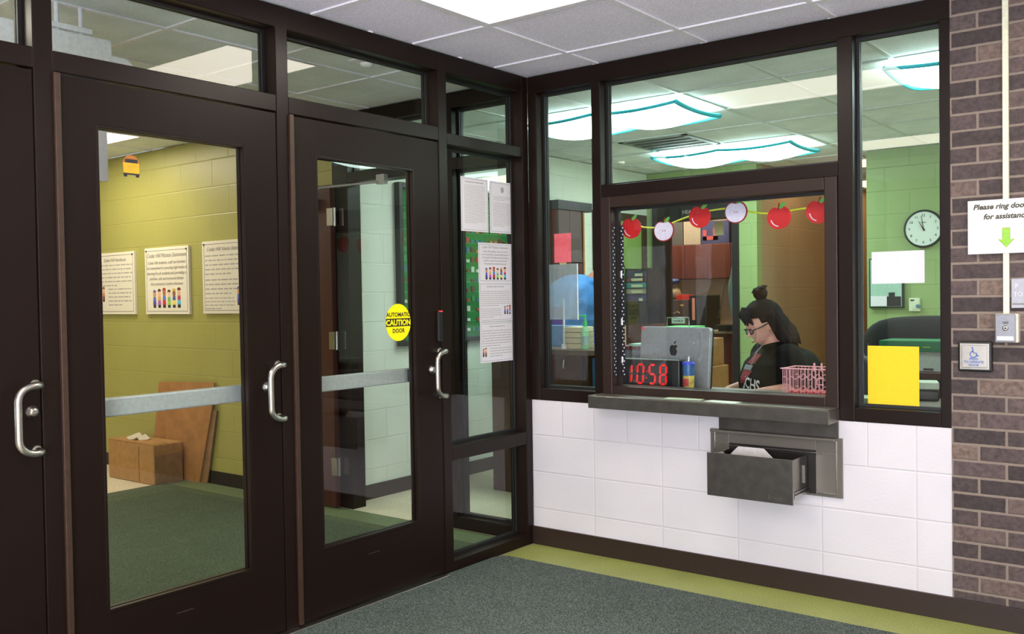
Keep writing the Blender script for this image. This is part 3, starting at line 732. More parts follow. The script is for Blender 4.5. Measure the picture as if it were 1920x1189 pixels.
def draped(x0, x1, y0, y1, lab, group='fabric covered office ceiling lights'):
    t = thing('fabric_light_cover', lab, 'ceiling light', ((x0 + x1) / 2, (y0 + y1) / 2, ZC), 0, group)
    NX, NY = 36, 14; vs = []; fs = []
    def zz(u, v):
        lob = abs(math.sin(2 * math.pi * u)) ** 0.7
        return ZC - 0.03 - (0.02 + 0.075 * lob) * (math.sin(math.pi * v) ** 0.75)
    for j in range(NY + 1):
        for i in range(NX + 1):
            u, v = i / NX, j / NY; vs.append((x0 + (x1 - x0) * u, y0 + (y1 - y0) * v, zz(u, v)))
    for j in range(NY):
        for i in range(NX):
            a = j * (NX + 1) + i; fs.append((a, a + NX + 1, a + NX + 2, a + 1))
    part('fabric_cover', MB().add(vs, fs, 0, True), lo, t)
    for u in (0, 1):
        part('teal_edge', MB().tube([(x0 + (x1 - x0) * u, y0 + (y1 - y0) * k / 12, zz(0.0, k / 12) - 0.010) for k in range(13)], 0.015, 8), teal, t, 0, 'teal fabric binding')
    for v in (0, 1):
        part('teal_edge', MB().tube([(x0 + (x1 - x0) * k / 24, y0 - 0.008 + (y1 - y0 + 0.016) * v, ZC - 0.044 - 0.016 * abs(math.sin(2 * math.pi * k / 24))) for k in range(25)], 0.011, 8), teal, t, 0, 'teal fabric binding')
    return t
draped(-0.81, 0.41, 0.95, 1.57, 'fabric covered light nearest the corner window, in two glowing swags')
draped(-0.86, 0.36, 2.92, 3.55, 'fabric covered light farther back, beyond the ceiling vent')
draped(1.64, 2.86, 0.95, 1.57, 'fabric covered light seen in the window beside the brick wall')
draped(2.0, 3.2, 2.92, 3.55, 'added fabric covered light, unseen behind the brick wall')  # unseen light added to brighten the office
t = thing('ceiling_vent', 'square metal air vent in the office ceiling between the two lights', 'air vent', (-0.5, 2.56, ZC))
vm = flat('vent_metal', '#8d9490', 0.4, 0.5)
b = MB(); x0, x1, y0, y1 = -0.79, -0.20, 2.26, 2.88; e = 0.04
b.box(x0, x1, y0, y0 + e, ZC - .006, ZC).box(x0, x1, y1 - e, y1, ZC - .006, ZC).box(x0, x0 + e, y0, y1, ZC - .006, ZC).box(x1 - e, x1, y0, y1, ZC - .006, ZC)
part('vent_frame', b, vm, t)
for k in range(9): part('vent_slat', MB().box(x0 + e, x1 - e, y0 + e + k * 0.06, y0 + e + 0.04 + k * 0.06, ZC - .005 - (k % 2) * .002, ZC - .001), vm if k % 2 else dark, t)

# ------------------------------------------------------------------ display case on the pale wall
t = thing('display_case', 'dark framed case with green backing and rows of small items on the pale wall', 'display case', (-1.62, 1.3, 1.04))
x0 = -1.62; y0, y1, z0, z1 = 0.575, 2.05, 1.04, 2.205; e = 0.04
b = MB().box(x0, x0 + .05, y0, y0 + e, z0, z1).box(x0, x0 + .05, y1 - e, y1, z0, z1).box(x0, x0 + .05, y0 + e, y1 - e, z0, z0 + e).box(x0, x0 + .05, y0 + e, y1 - e, z1 - e, z1)
part('case_frame', b, flat('black_case_frame', '#1f2322', 0.4), t, 0.004)
part('green_backing', MB().box(x0, x0 + .01, y0 + e, y1 - e, z0 + e, z1 - e), flat('felt_green', '#1f7a38', 0.9), t)
cols = ['#b9463a', '#d8d3c8', '#3f8f4a', '#3a6f8f', '#c87a50', '#7a3a2e', '#e6e6e0']
R = random.Random(2)
for j in range(13):
    b = MB().box(x0 + .0095, x0 + .0112, y0 + e + .02, y1 - e - .02, z0 + e + 0.034 + j * 0.076, z0 + e + 0.046 + j * 0.076, 2)
    for i in range(22):
        if R.random() < 0.12: continue
        y = y0 + e + 0.02 + i * 0.058; z = z0 + e + 0.04 + j * 0.076
        if R.random() < 0.8: b.box(x0 + .01, x0 + .018, y, y + .036, z, z + 0.022 + 0.02 * (R.random() < .4), R.randrange(7))
    part('name_row', b, [flat('tag%d' % k, c, 0.6) for k, c in enumerate(cols)], t)
part('glass_front', MB().box(x0 + .04, x0 + .044, y0 + e, y1 - e, z0 + e, z1 - e), clear, t)

# ------------------------------------------------------------------ stainless shelf and deal drawer
t = thing('service_shelf', 'long stainless steel shelf under the service window', 'shelf', (0.46, -0.13, 0.80))
part('shelf_top', MB().box(0.46, 1.705, -0.135, -0.004, 0.858, 0.866), brushed, t, 0.002)
part('edge_glint', MB().box(0.46, 1.7055, -0.1362, -0.1352, 0.862, 0.8665).box(1.7035, 1.7055, -0.1362, -0.1352, 0.801, 0.8665), brushed_l, t)  # bright strips drawn for the glint along the shelf edges
part('front_lip', MB().box(0.46, 1.705, -0.135, -0.128, 0.801, 0.858), flat('dark_stainless', '#57544f', 0.42, 0.7, 0.5, 0.15, 20), t, 0.002)
for a, c in ((0.46, 0.466), (1.699, 1.705)): part('end_lip', MB().box(a, c, -0.128, -0.005, 0.801, 0.858), brushed, t, 0.001)
for s, (x, y, rz, mt_, lb) in enumerate(((0.96, -0.045, 0.12, flat('green_paper', '#b9cfae', 0.7), 'small pale green slip on the steel shelf, left of the white sheet'), (1.16, -0.066, -0.1, flat('mint_paper', '#cfe0cf', 0.7), 'mint white sheet lying on the steel shelf'))):
    M2 = Matrix.Translation((x, y, 0.8665)) @ Matrix.Rotation(rz, 4, 'Z')
    single('paper_slip', MB().box(-0.09 + .03 * s, 0.10, -0.035, 0.035, 0, 0.0012, 0, M2), mt_, lb, 'paper', (x, y, 0.8665))
dkst = MATS['dark_stainless']
t = thing('deal_drawer', 'pulled out stainless steel deal drawer in the white block wall', 'drawer unit', (1.39, 0, 0.45))
# wall plate around the opening
b = MB(); b.box(1.085, 1.18, -0.01, -0.0005, 0.458, 0.727).box(1.602, 1.722, -0.01, -0.0005, 0.458, 0.727).box(1.18, 1.602, -0.01, -0.0005, 0.664, 0.727).box(1.18, 1.602, -0.01, -0.0005, 0.458, 0.466)
part('wall_plate', b, brushed, t, 0.001)
b = MB(); b.box(1.692, 1.698, -0.0145, -0.01, 0.472, 0.722).box(1.61, 1.692, -0.0145, -0.01, 0.47, 0.476).box(1.105, 1.11, -0.0145, -0.01, 0.6, 0.722).box(1.11, 1.692, -0.0145, -0.01, 0.652, 0.655)
part('plate_rib', b, brushed_l, t, 0.001)
part('hood', MB().box(1.10, 1.70, -0.05, -0.01, 0.716, 0.728), brushed, t, 0.002)
part('upper_fascia', MB().box(1.13, 1.704, -0.012, -0.0005, 0.728, 0.801), dkst, t, 0.001)
part('cavity_shade', MB().box(1.18, 1.602, -0.0005, 0.0, 0.466, 0.664).box(1.182, 1.6, -0.012, -0.0006, 0.64, 0.664), flat('drawer_shadow_steel', '#2e2a28', 0.5, 0.6), t)  # flat dark sheets stand in for the shade inside the drawer opening
dr = part('drawer_front', MB().box(1.16, 1.57, -0.206, -0.198, 0.445, 0.643), dkst, t, 0.002, 'dark satin drawer front')
b = MB(); b.box(1.556, 1.562, -0.198, -0.011, 0.478, 0.64).box(1.19, 1.196, -0.198, -0.011, 0.478, 0.64).box(1.196, 1.556, -0.198, -0.011, 0.478, 0.484)
part('drawer_tray', b, brushed_l, t, 0.001, 'bright steel tray')
b = MB().prism([(-0.198, 0.60), (-0.012, 0.60), (-0.012, 0.655), (-0.05, 0.662), (-0.12, 0.655)], (1.24, 0, 0), (0, 1, 0), (0, 0, 1), (1, 0, 0), 0.003)
part('inner_flap', MB().prism([(0, 0), (0.24, 0), (0.18, 0.055), (0.055, 0.055)], (1.197, -0.06, 0.605), (1, 0, 0), (0, 0, 1), (0, -1, 0), 0.004), flat('pale_flap', '#d9d5d2', 0.35, 0.2), t, 0.001)
part('slide_rail', MB().box(1.562, 1.574, -0.195, -0.011, 0.47, 0.485).box(1.564, 1.572, -0.19, -0.011, 0.492, 0.497), brushed_l, t, 0.001)
part('slide_bracket', MB().box(1.562, 1.568, -0.06, -0.04, 0.52, 0.6), brushed, t, 0.001)
part('red_lining', MB().box(1.40, 1.55, -0.19, -0.012, 0.60, 0.604), flat('maroon_lining', '#4c2420', 0.6), t)
part('maker_mark', text_mb('Shuro', 0.028, (1.455, -0.2062, 0.462), (1, 0, 0), (0, 0, 1), 'LEFT', 0.0004), brushed_l, dr)
part('edge_glint', MB().box(1.16, 1.57, -0.2065, -0.198, 0.6432, 0.6445), brushed_l, dr)  # glint on the drawer front edges, drawn as bright strips
part('edge_glint', MB().box(1.5702, 1.5715, -0.2065, -0.198, 0.445, 0.6445), brushed_l, dr)

# ------------------------------------------------------------------ papers on the office glass
ux, uy, n = Vector((1, 0, 0)), Vector((0, 0, 1)), Vector((0, -1, 0))
YB = 0.0665
def sheetB(name, lab, x0, z0, w_, h_, mat_, y=YB):
    return single(name, MB().box(x0, x0 + w_, y - 0.0012, y - 0.0002, z0, z0 + h_), mat_, lab, 'paper', (x0, y, z0))
sheetB('paper_sheet', 'bright yellow sheet taped low on the window beside the brick wall', 1.812, 0.874, 0.216, 0.265, yellow_paper)
sheetB('paper_sheet', 'blank white sheet taped on the window below the wall clock', 1.832, 1.413, 0.22, 0.14, paper)
sheetB('paper_sheet', 'pink sheet taped on the narrow corner window', 0.114, 1.565, 0.112, 0.16, pink_paper, 0.0755)
sheetB('paper_slip', 'small manila note under the pink sheet on the corner window', 0.146, 1.552, 0.045, 0.038, flat('manila', '#b9a277', 0.7), 0.079)
t = thing('plastic_sleeve', 'clear grey plastic sleeve hanging below the pink sheet on the corner window', 'document sleeve', (0.07, 0.08, 1.27))
part('sleeve', MB().box(0.068, 0.268, 0.0765, 0.080, 1.25, 1.556), sleeve_m, t)
part('sleeve_edge', MB().box(0.262, 0.268, 0.0755, 0.0765, 1.25, 1.556), white_dot, t)

# right hand sign etc on brick
t = sheet('doorbell_sign', 'white sign with a green arrow asking visitors to ring, on the brick wall', 'sign', Vector((2.242, -0.0245, 1.524)), ux, uy, n, 0.28, 0.216, border=False)
part('lettering', text_mb('Please ring doorbell', 0.0295, (2.380, -0.0262, 1.703), ux, uy, 'CENTER', 0.0009, 0.25), flat('sign_ink', '#3a3a10', 0.6), t)
part('lettering', text_mb('for assistance', 0.0295, (2.380, -0.0262, 1.663), ux, uy, 'CENTER', 0.0009, 0.25), MATS['sign_ink'], t)
ar = [(-0.013, 0.075), (0.013, 0.075), (0.013, 0.03), (0.027, 0.033), (0.0, 0.0), (-0.027, 0.033), (-0.013, 0.03)]
part('arrow_outline', MB().prism([(x * 1.12, y * 1.06 - .002) for x, y in ar], (2.382, -0.026, 1.548), ux, uy, n, 0.0004), flat('arrow_gold', '#a39a3a', 0.6), t)
part('arrow', MB().prism(ar, (2.382, -0.0264, 1.548), ux, uy, n, 0.0004), flat('arrow_green', '#8cc63f', 0.6), t)
single('conduit', MB().box(2.369, 2.391, -0.022, -0.004, 1.283, ZC), flat('ivory_raceway', '#dcdcc0', 0.5), 'vertical ivory cable raceway from ceiling to doorbell box on the brick', 'cable cover', (2.38, 0, 1.283), None, 0.002)
t = thing('doorbell_box', 'silver doorbell box with round button at the end of the cable raceway', 'doorbell', (2.385, -0.004, 1.168))
part('back_box', MB().box(2.343, 2.428, -0.045, -0.004, 1.168, 1.283), flat('ivory_box', '#c9c7b8', 0.5), t, 0.004)
fp = part('face_plate', MB().box(2.345, 2.418, -0.052, -0.045, 1.17, 1.281), flat('grey_plate', '#85868a', 0.35, 0.6), t, 0.003, 'grey metal face')
part('button', MB().lathe([(0.011, 0), (0.011, 0.003), (0.007, 0.005)], (2.383, -0.052, 1.226), (0, -1, 0), 18), steel, fp)
part('button_eye', MB().lathe([(0.004, 0), (0.004, 0.001)], (2.383, -0.057, 1.226), (0, -1, 0), 12), ink, fp)
part('speaker_mark', MB().box(2.372, 2.394, -0.0526, -0.052, 1.248, 1.251).box(2.374, 2.392, -0.0526, -0.052, 1.243, 1.2455), ink, fp)
part('label_strip', MB().box(2.352, 2.411, -0.0528, -0.052, 1.178, 1.194), paper, fp)
t = thing('door_opener_button', 'square steel wheelchair push plate in a black box on the brick wall', 'push plate', (2.266, -0.004, 1.047))
part('box', MB().box(2.204, 2.330, -0.036, -0.004, 1.047, 1.171), black, t, 0.006)
pl = part('steel_plate', MB().box(2.212, 2.322, -0.043, -0.036, 1.056, 1.163).box(2.220, 2.314, -0.047, -0.043, 1.064, 1.155), steel, t, 0.003, 'brushed steel plate')
blue = flat('sign_blue', '#2f5fae', 0.5)
b = MB(); cx, cz = 2.266, 1.128
ring = [(cx - 0.001 + 0.0125 * math.cos(a), -0.0478, cz - 0.009 + 0.0125 * math.sin(a)) for a in [math.radians(100 + 250 * k / 20) for k in range(21)]]
b.tube(ring, 0.0018, 6)
b.tube([(cx - 0.004, -0.0478, cz + 0.013), (cx - 0.001, -0.0478, cz - 0.004), (cx + 0.009, -0.0478, cz - 0.004), (cx + 0.014, -0.0478, cz - 0.016), (cx + 0.019, -0.0478, cz - 0.015)], 0.002, 6)
b.lathe([(0.0035, 0), (0.0035, 0.001)], (cx - 0.005, -0.047, cz + 0.017), (0, -1, 0), 12)
part('wheelchair_symbol', b, blue, pl)
for i, s in enumerate(('PRESS', 'TO OPERATE', 'DOOR')): part('lettering', text_mb(s, 0.0125, (cx, -0.0474, 1.096 - i * 0.0125), ux, uy, 'CENTER', 0.0003), blue, pl)
t = thing('wall_plaque', 'pale grey plaque on the brick, cut off by the right edge', 'sign', (2.397, -0.004, 1.305))
part('plate', MB().box(2.397, 2.55, -0.014, -0.004, 1.305, 1.422), flat('plaque_grey', '#a9aab2', 0.5), t, 0.002)
part('lettering', text_mb('P', 0.024, (2.410, -0.0145, 1.384), ux, uy), paper, t)
part('lettering', text_mb('TO', 0.024, (2.405, -0.0145, 1.352), ux, uy), paper, t)
part('braille_strip', MB().box(2.402, 2.54, -0.0155, -0.014, 1.318, 1.324), grey_ink, t)

# ------------------------------------------------------------------ apple garland inside the service window
def apple_outline(r, n=44):
    pts = []
    for k in range(n):
        a = 2 * math.pi * k / n + math.pi / 2
        x, y = math.cos(a), math.sin(a)
        rr = r * (1.0 - 0.20 * math.exp(-((a - math.pi / 2) % (2 * math.pi) if (a - math.pi / 2) % (2 * math.pi) < math.pi else 2 * math.pi - (a - math.pi / 2) % (2 * math.pi)) ** 2 / 0.09) - 0.04 * math.exp(-(y + 1) ** 2 / 0.02))
        pts.append((x * rr * (1.03 + 0.05 * y), y * rr * 0.98))
    return pts
APPLES = [(0.592, 1.731, 0, 0, 'leftmost red paper apple, touching the polka dot ribbon'),
          (0.785, 1.706, 1, 0.02, 'cut paper apple, second from the left, hanging lowest'),
          (0.986, 1.764, 0, -0.12, 'red paper apple between the two cut apples'),
          (1.180, 1.775, 1, 0.0, 'cut paper apple in the middle of the garland, hanging highest'),
          (1.397, 1.735, 0, 0.08, 'red paper apple to the right of both cut apples, shown whole'),
          (1.584, 1.750, 0, -0.05, 'rightmost red paper apple, half hidden by the window frame')]
for x, z, half, rot, lb in APPLES:
    t = thing('paper_apple', lb, 'paper apple', (x, 0.1, z), 0, 'apples of the garland')
    R2 = Matrix.Rotation(rot, 2); rotp = lambda pts: [tuple(R2 @ Vector(p)) for p in pts]
    r = 0.0575
    part('apple_body', MB().prism(rotp(apple_outline(r)), (x, 0.101, z), ux, uy, n, 0.002), dred if half else red, t)
    if half:
        part('cut_face', MB().prism(rotp([(p[0] * 0.9 - .002, p[1] * 0.9) for p in apple_outline(r)]), (x, 0.099, z), ux, uy, n, 0.0008), lilac, t)
        for s in (-1, 1): part('seed', MB().prism(rotp(circle(0.002, 0.0045, 8, s * 0.006, 0.0)), (x, 0.0981, z), ux, uy, n, 0.0006), dred, t)
    else:
        arc = [(0.043 * math.cos(a), 0.043 * math.sin(a)) for a in [math.radians(190 + 70 * k / 8) for k in range(9)]] + [(0.038 * math.cos(a), 0.039 * math.sin(a)) for a in [math.radians(260 - 70 * k / 8) for k in range(9)]]
        part('printed_highlight', MB().prism(rotp(arc), (x, 0.0988, z), ux, uy, n, 0.0006), lilac, t, 0, 'pale printed curve')
    part('stem', MB().prism(rotp([(-0.004, 0.035), (0.003, 0.035), (0.010, 0.068), (0.004, 0.070)]), (x, 0.0992, z), ux, uy, n, 0.0008), dred, t)
    lf = [(0.0 + 0.020 * math.cos(a) , 0.009 * math.sin(a)) for a in [2 * math.pi * k / 14 for k in range(14)]]
    R3 = Matrix.Rotation(0.75, 2)
    part('leaf', MB().prism(rotp([tuple(R3 @ Vector(p) + Vector((0.020, 0.055))) for p in lf]), (x, 0.0984, z), ux, uy, n, 0.0008), leafg, t)
pr = []
top = [(x, z + 0.022) for x, z, *_ in APPLES]
b = MB()
for i in range(5):
    (xa, za), (xb, zb) = top[i], top[i + 1]; sag = 0.012 if i in (0, 3) else -0.004
    pp = [(xa + (xb - xa) * k / 8, 0.1045, za + (zb - za) * k / 8 - sag * 4 * (k / 8) * (1 - k / 8)) for k in range(9)]
    b.tube(pp, 0.0045, 6)
b.tube([(1.584, 0.1045, 1.775), (1.62, 0.1045, 1.815)], 0.0045, 6)
single('garland_ribbon', b, ybrib, 'thin yellow ribbon that carries the paper apples', 'ribbon', (0.6, 0.1045, 1.73))
# polka dot ribbons at the left jamb
rib = flat('navy_black_ribbon', '#14141f', 0.5)
for lab, o_, ax, nn_, w_ in (('left polka dot ribbon strip, stuck along the jamb of the service window', Vector((0.5325, 0.002, 0.955)), Vector((0, 1, 0)), Vector((1, 0, 0)), 0.030),
                           ('right polka dot ribbon strip with small white tags, beside the jamb', Vector((0.5475, 0.0655, 0.955)), Vector((1, 0, 0)), Vector((0, -1, 0)), 0.018)):
    t = thing('polka_dot_ribbon', lab, 'ribbon', o_, 0, 'polka dot ribbon strips')
    part('ribbon_band', MB().prism([(0, 0), (w_, 0), (w_, 0.79), (0, 0.79)], o_, ax, (0, 0, 1), nn_, 0.0012), rib, t)
    b = MB(); k = 0
    while 0.008 + k * 0.0175 < 0.785:
        b.prism(circle(0.0045 if w_ > .02 else 0.0034, 0.0033, 8), o_ + ax * (w_ * (0.28 if k % 2 else 0.74)) + nn_ * 0.0012 + Vector((0, 0, 0.008 + k * 0.0175)), ax, (0, 0, 1), nn_, 0.0006); k += 1
    part('dots', b, white_dot, t)
    if w_ < 0.025:
        for z in (0.535, 0.285, 0.085): part('tag', MB().prism(circle(0.007, 0.018, 12), o_ + Vector((0.001, -0.002, z)), ax, (0, 0, 1), nn_, 0.001), white_dot, t)

# ------------------------------------------------------------------ office counter and what stands on it
CT = 0.868
struct('trim_5', MB().box(0.44, 2.17, 0.116, 0.54, 0.83, CT), flat('counter_laminate', '#6a6058', 0.5), 'grey counter ledge inside the service window', 'counter')
t = thing('led_clock', 'black digital clock with red digits 10:58 behind the service window', 'clock', (0.62, 0.25, CT))
part('case', MB().box(0.45, 0.800, 0.22, 0.29, CT + 0.001, 1.035), black, t, 0.006)
seg = {'1': 'bc', '0': 'abcdef', '5': 'afgcd', '8': 'abcdefg'}
redl = emit('red_led', '#ff1018', 1.0)
def digit(ch, x, z, w_=0.036, h=0.100, th=0.0115):
    b = MB(); sh = 0.06
    S7 = {'a': ((0, h), (w_, h)), 'd': ((0, 0), (w_, 0)), 'g': ((0, h / 2), (w_, h / 2)), 'f': ((0, h / 2), (0, h)), 'e': ((0, 0), (0, h / 2)), 'b': ((w_, h / 2), (w_, h)), 'c': ((w_, 0), (w_, h / 2))}
    for s in seg[ch]:
        (xa, za), (xb, zb) = S7[s]; d = Vector((xb - xa, zb - za)).normalized(); pn = Vector((-d.y, d.x)); g = 0.003; a = Vector((xa, za)) + d * g; c = Vector((xb, zb)) - d * g
        o2 = [a, a + d * th / 2 + pn * th / 2, c - d * th / 2 + pn * th / 2, c, c - d * th / 2 - pn * th / 2, a + d * th / 2 - pn * th / 2]
        b.prism([(p.x + p.y * sh, p.y) for p in o2], (x, 0.22, z), ux, uy, n, 0.0012)
    part('digit', b, redl, t)
digit('1', 0.472, 0.905); digit('0', 0.545, 0.905); digit('5', 0.618, 0.905); digit('8', 0.683, 0.905)
part('colon', MB().box(0.600, 0.606, 0.2185, 0.22, 0.930, 0.937).box(0.603, 0.609, 0.2185, 0.22, 0.966, 0.973), redl, t)
part('name_plate', MB().box(0.475, 0.50, 0.2185, 0.22, 0.884, 0.888), grey_ink, t)
t = thing('tumbler', 'clear blue tumbler with blue lid beside the digital clock', 'cup', (0.838, 0.25, CT))
part('cup', MB().lathe([(0.026, 0), (0.027, 0.02), (0.031, 0.14)], (0.838, 0.25, CT + .001)), flat('tumbler_blue', '#2a5a8c', 0.25), t)
part('wrap_print', MB().lathe([(0.0275, 0.015), (0.0300, 0.085)], (0.838, 0.25, CT + .001), (0, 0, 1), 24), flat('tumbler_print', '#b9a84a', 0.5, grain=0.5, gscale=30), t)
part('red_print', MB().lathe([(0.0280, 0.03), (0.0295, 0.07)], (0.836, 0.249, CT + .001), (0, 0, 1), 24), flat('tumbler_red', '#a83030', 0.5), t)
part('lid', MB().lathe([(0.034, 0.14), (0.034, 0.152), (0.024, 0.158)], (0.838, 0.25, CT + .001)), flat('lid_blue', '#2438b0', 0.3), t)
part('straw', MB().tube([(0.835, 0.25, CT + 0.1), (0.84, 0.25, CT + 0.185)], 0.004, 8), white_dot, t)
# computer seen from behind
RZ = math.radians(-14)
t = thing('desktop_computer', 'silver all-in-one computer seen from behind on the counter', 'computer', (0.675, 0.42, CT), RZ)
Mi = WM[t.name] @ Matrix.Translation((0, 0, 0))
tilt = Mi @ Matrix.Translation((0, 0, 0.165)) @ Matrix.Rotation(math.radians(-5), 4, 'X')
def rr(w_, h, r, k=5):
    pts = []
    for (cx_, cy_, a0) in ((w_ / 2 - r, h / 2 - r, 0), (-w_ / 2 + r, h / 2 - r, 90), (-w_ / 2 + r, -h / 2 + r, 180), (w_ / 2 - r, -h / 2 + r, 270)):
        for q in range(k + 1): a = math.radians(a0 + 90 * q / k); pts.append((cx_ + r * math.cos(a), cy_ + r * math.sin(a)))
    return pts
A3 = tilt.to_3x3(); o0 = tilt @ Vector((0, 0, 0))
part('housing', MB().prism(rr(0.50, 0.335, 0.022), o0, A3 @ Vector((1, 0, 0)), A3 @ Vector((0, 0, 1)), A3 @ Vector((0, -1, 0)), 0.022), alu, t, 0.004, 'satin silver back shell')
part('screen_face', MB().prism(rr(0.498, 0.333, 0.022), tilt @ Vector((0, 0.002, 0)), A3 @ Vector((1, 0, 0)), A3 @ Vector((0, 0, 1)), A3 @ Vector((0, 1, 0)), 0.010), black, t)
part('stand', MB().prism([(-0.085, -0.10), (0.085, -0.10), (0.085, 0.0), (-0.085, 0.0)], tilt @ Vector((0, -0.023, 0)), A3 @ Vector((1, 0, 0)), A3 @ Vector((0, 0, 1)), A3 @ Vector((0, -1, 0)), 0.004).box(-0.085, 0.085, -0.09, 0.07, 0.001, 0.009, 0, Mi), alu, t, 0.002)
ap = [(0.0, -0.021), (0.007, -0.0235), (0.013, -0.020), (0.0185, -0.010), (0.0205, -0.004), (0.0145, 0.0005), (0.013, 0.007), (0.0155, 0.0125), (0.0195, 0.016), (0.015, 0.0205), (0.008, 0.0215), (0.001, 0.0185), (-0.007, 0.0215), (-0.015, 0.019), (-0.0205, 0.010), (-0.0205, -0.002), (-0.0165, -0.014), (-0.009, -0.0225)]
lg = MB().prism([(-x, y) if False else (x, y) for x, y in [(1.35 * p, 1.35 * q) for p, q in ap]], tilt @ Vector((0, -0.0222, 0.04)), A3 @ Vector((1, 0, 0)), A3 @ Vector((0, 0, 1)), A3 @ Vector((0, -1, 0)), 0.0008)
lg.prism([(1.35 * p, 1.35 * q) for p, q in ((0.001, 0.024), (0.008, 0.027), (0.0115, 0.035), (0.0105, 0.038), (0.004, 0.0355), (0.0005, 0.029))], tilt @ Vector((0, -0.0222, 0.04)), A3 @ Vector((1, 0, 0)), A3 @ Vector((0, 0, 1)), A3 @ Vector((0, -1, 0)), 0.0008)
part('logo', lg, ink, t)
part('round_sticker', MB().prism(circle(0.014, 0.011, 16), tilt @ Vector((-0.236, -0.0225, 0.155)), A3 @ Vector((1, 0, 0)), A3 @ Vector((0, 0, 1)), A3 @ Vector((0, -1, 0)), 0.0008), pink_paper, t)
# pink wire basket
t = thing('wire_basket', 'pink wire basket with red papers at the right end of the service window', 'basket', (1.46, 0.3, CT))
pink = flat('pink_wire', '#e0a0a8', 0.4)
x0, x1, y0, y1, zb, zt = 1.352, 1.600, 0.24, 0.40, CT + 0.004, 1.01
b = MB()
rim = [(x0, y0, zt), (x1, y0, zt), (x1, y1, zt), (x0, y1, zt), (x0, y0, zt)]
b.tube(rim, 0.0032, 6).tube([(x, y, zb) for x, y, z in rim], 0.003, 6); b.tube([(x0 - .012, y0, zt), (x1, y0, zt)], 0.003, 6)
part('rim', b, pink, t)
b = MB()
for i in range(15):
    x = x0 + (x1 - x0) * i / 14
    for y in (y0, y1): b.tube([(x, y, zb), (x, y, zt)], 0.0017, 5)
for i in range(1, 8):
    y = y0 + (y1 - y0) * i / 8
    for x in (x0, x1): b.tube([(x, y, zb), (x, y, zt)], 0.0017, 5)
for zz in (0.905, 0.965):
    for y in (y0, y1): b.tube([(x0 + (x1 - x0) * k / 28, y, zz + 0.008 * math.sin(k * 1.57)) for k in range(29)], 0.0018, 5)
part('wires', b, pink, t)
part('label_holder', MB().box(1.52, 1.556, y0 - .004, y0 - .002, 0.935, 0.94).box(1.52, 1.556, y0 - .004, y0 - .002, 0.965, 0.97).box(1.52, 1.524, y0 - .004, y0 - .002, 0.935, 0.97), pink, t)
part('clip', MB().box(1.50, 1.508, 0.25, 0.256, 1.0, 1.04).box(1.535, 1.543, 0.25, 0.256, 1.0, 1.04), pink, t)
b = MB().box(1.37, 1.585, 0.26, 0.385, CT + .006, CT + .03)
single('red_booklets', b, flat('booklet_red', '#b01820', 0.6), 'red booklets lying inside the pink wire basket', 'booklet', (1.47, 0.32, CT + .006))
# things to the left of the computer
t = thing('clerk_desk', 'low grey side desk under the letter tray, left of the computer', 'desk', (0.3, 0.65, 0))
part('desk_top', MB().box(0.1, 0.6, 0.545, 0.75, 0.69, 0.72), MATS['counter_laminate'], t, 0.004)
part('desk_panel', MB().box(0.1, 0.6, 0.545, 0.565, 0.0, 0.69), MATS['counter_laminate'], t)
part('desk_end', MB().box(0.1, 0.13, 0.565, 0.68, 0.0, 0.69), MATS['counter_laminate'], t)
part('desk_end', MB().box(0.57, 0.60, 0.565, 0.68, 0.0, 0.69), MATS['counter_laminate'], t)
t = thing('letter_tray', 'grey tray with a red folder left of the computer', 'tray', (0.34, 0.62, CT))
part('tray_body', MB().box(0.20, 0.44, 0.56, 0.68, 0.721, 1.06), flat('grey_tray', '#6d7276', 0.5), t, 0.004)
part('red_folder', MB().box(0.20, 0.43, 0.55, 0.73, 1.061, 1.08), flat('folder_red', '#6a2226', 0.6), t, 0.002)
part('top_papers', MB().box(0.30, 0.42, 0.55, 0.7, 1.081, 1.095), flat('mint_notes', '#9fc9b4', 0.6), t, 0.002)

# reception desk seen through the corner window
t = thing('reception_desk', 'dark red wooden desk with open shelf seen through the corner window', 'desk', (-0.5, 1.25, 0))
part('desk_top', MB().box(-1.15, 0.05, 0.98, 1.42, 0.985, 1.02), flat('desk_edge', '#5c5048', 0.4), t, 0.004)
part('desk_panel', MB().box(-1.10, -0.36, 1.0, 1.02, 0.0, 0.985), darkwood, t, 0.002)
part('desk_side', MB().box(-0.36, -0.33, 1.0, 1.40, 0.0, 0.985), darkwood, t).parent = t
part('desk_side', MB().box(0.0, 0.03, 1.0, 1.40, 0.0, 0.985), darkwood, t)
part('desk_back', MB().box(-1.1, 0.0, 1.38, 1.40, 0.0, 0.985), dark, t)
part('desk_lock', MB().tube([(-0.47, 0.998, 0.95), (-0.47, 0.99, 0.90)], 0.006, 8), steel, t)
part('desk_shelf', MB().box(-0.33, 0.0, 1.05, 1.37, 0.66, 0.68), darkwood, t)
single('blue_binder', MB().box(-0.31, -0.255, 1.1, 1.35, 0.681, 0.96), flat('binder_blue', '#1f74a0', 0.5), 'bright blue binder standing in the desk shelf', 'binder', (-0.28, 1.2, .681), None, 0.002)
single('purple_binder', MB().box(-0.17, -0.06, 1.1, 1.35, 0.84, 0.97), flat('binder_purple', '#4a4a8c', 0.5), 'blue-violet box in the desk shelf right of the blue binder', 'box', (-0.12, 1.2, .84), None, 0.002).location
single('shelf_bag', MB().ball((-0.1, 1.2, 0.745), (0.07, 0.09, 0.06)), flat('teal_bag', '#2b5558', 0.6), 'dark teal bag lying low in the desk shelf', 'bag', (-0.1, 1.2, .69))
t = thing('hand_sanitizer', 'clear sanitizer bottle with green pump on the reception desk', 'bottle', (-0.325, 1.03, 1.02))
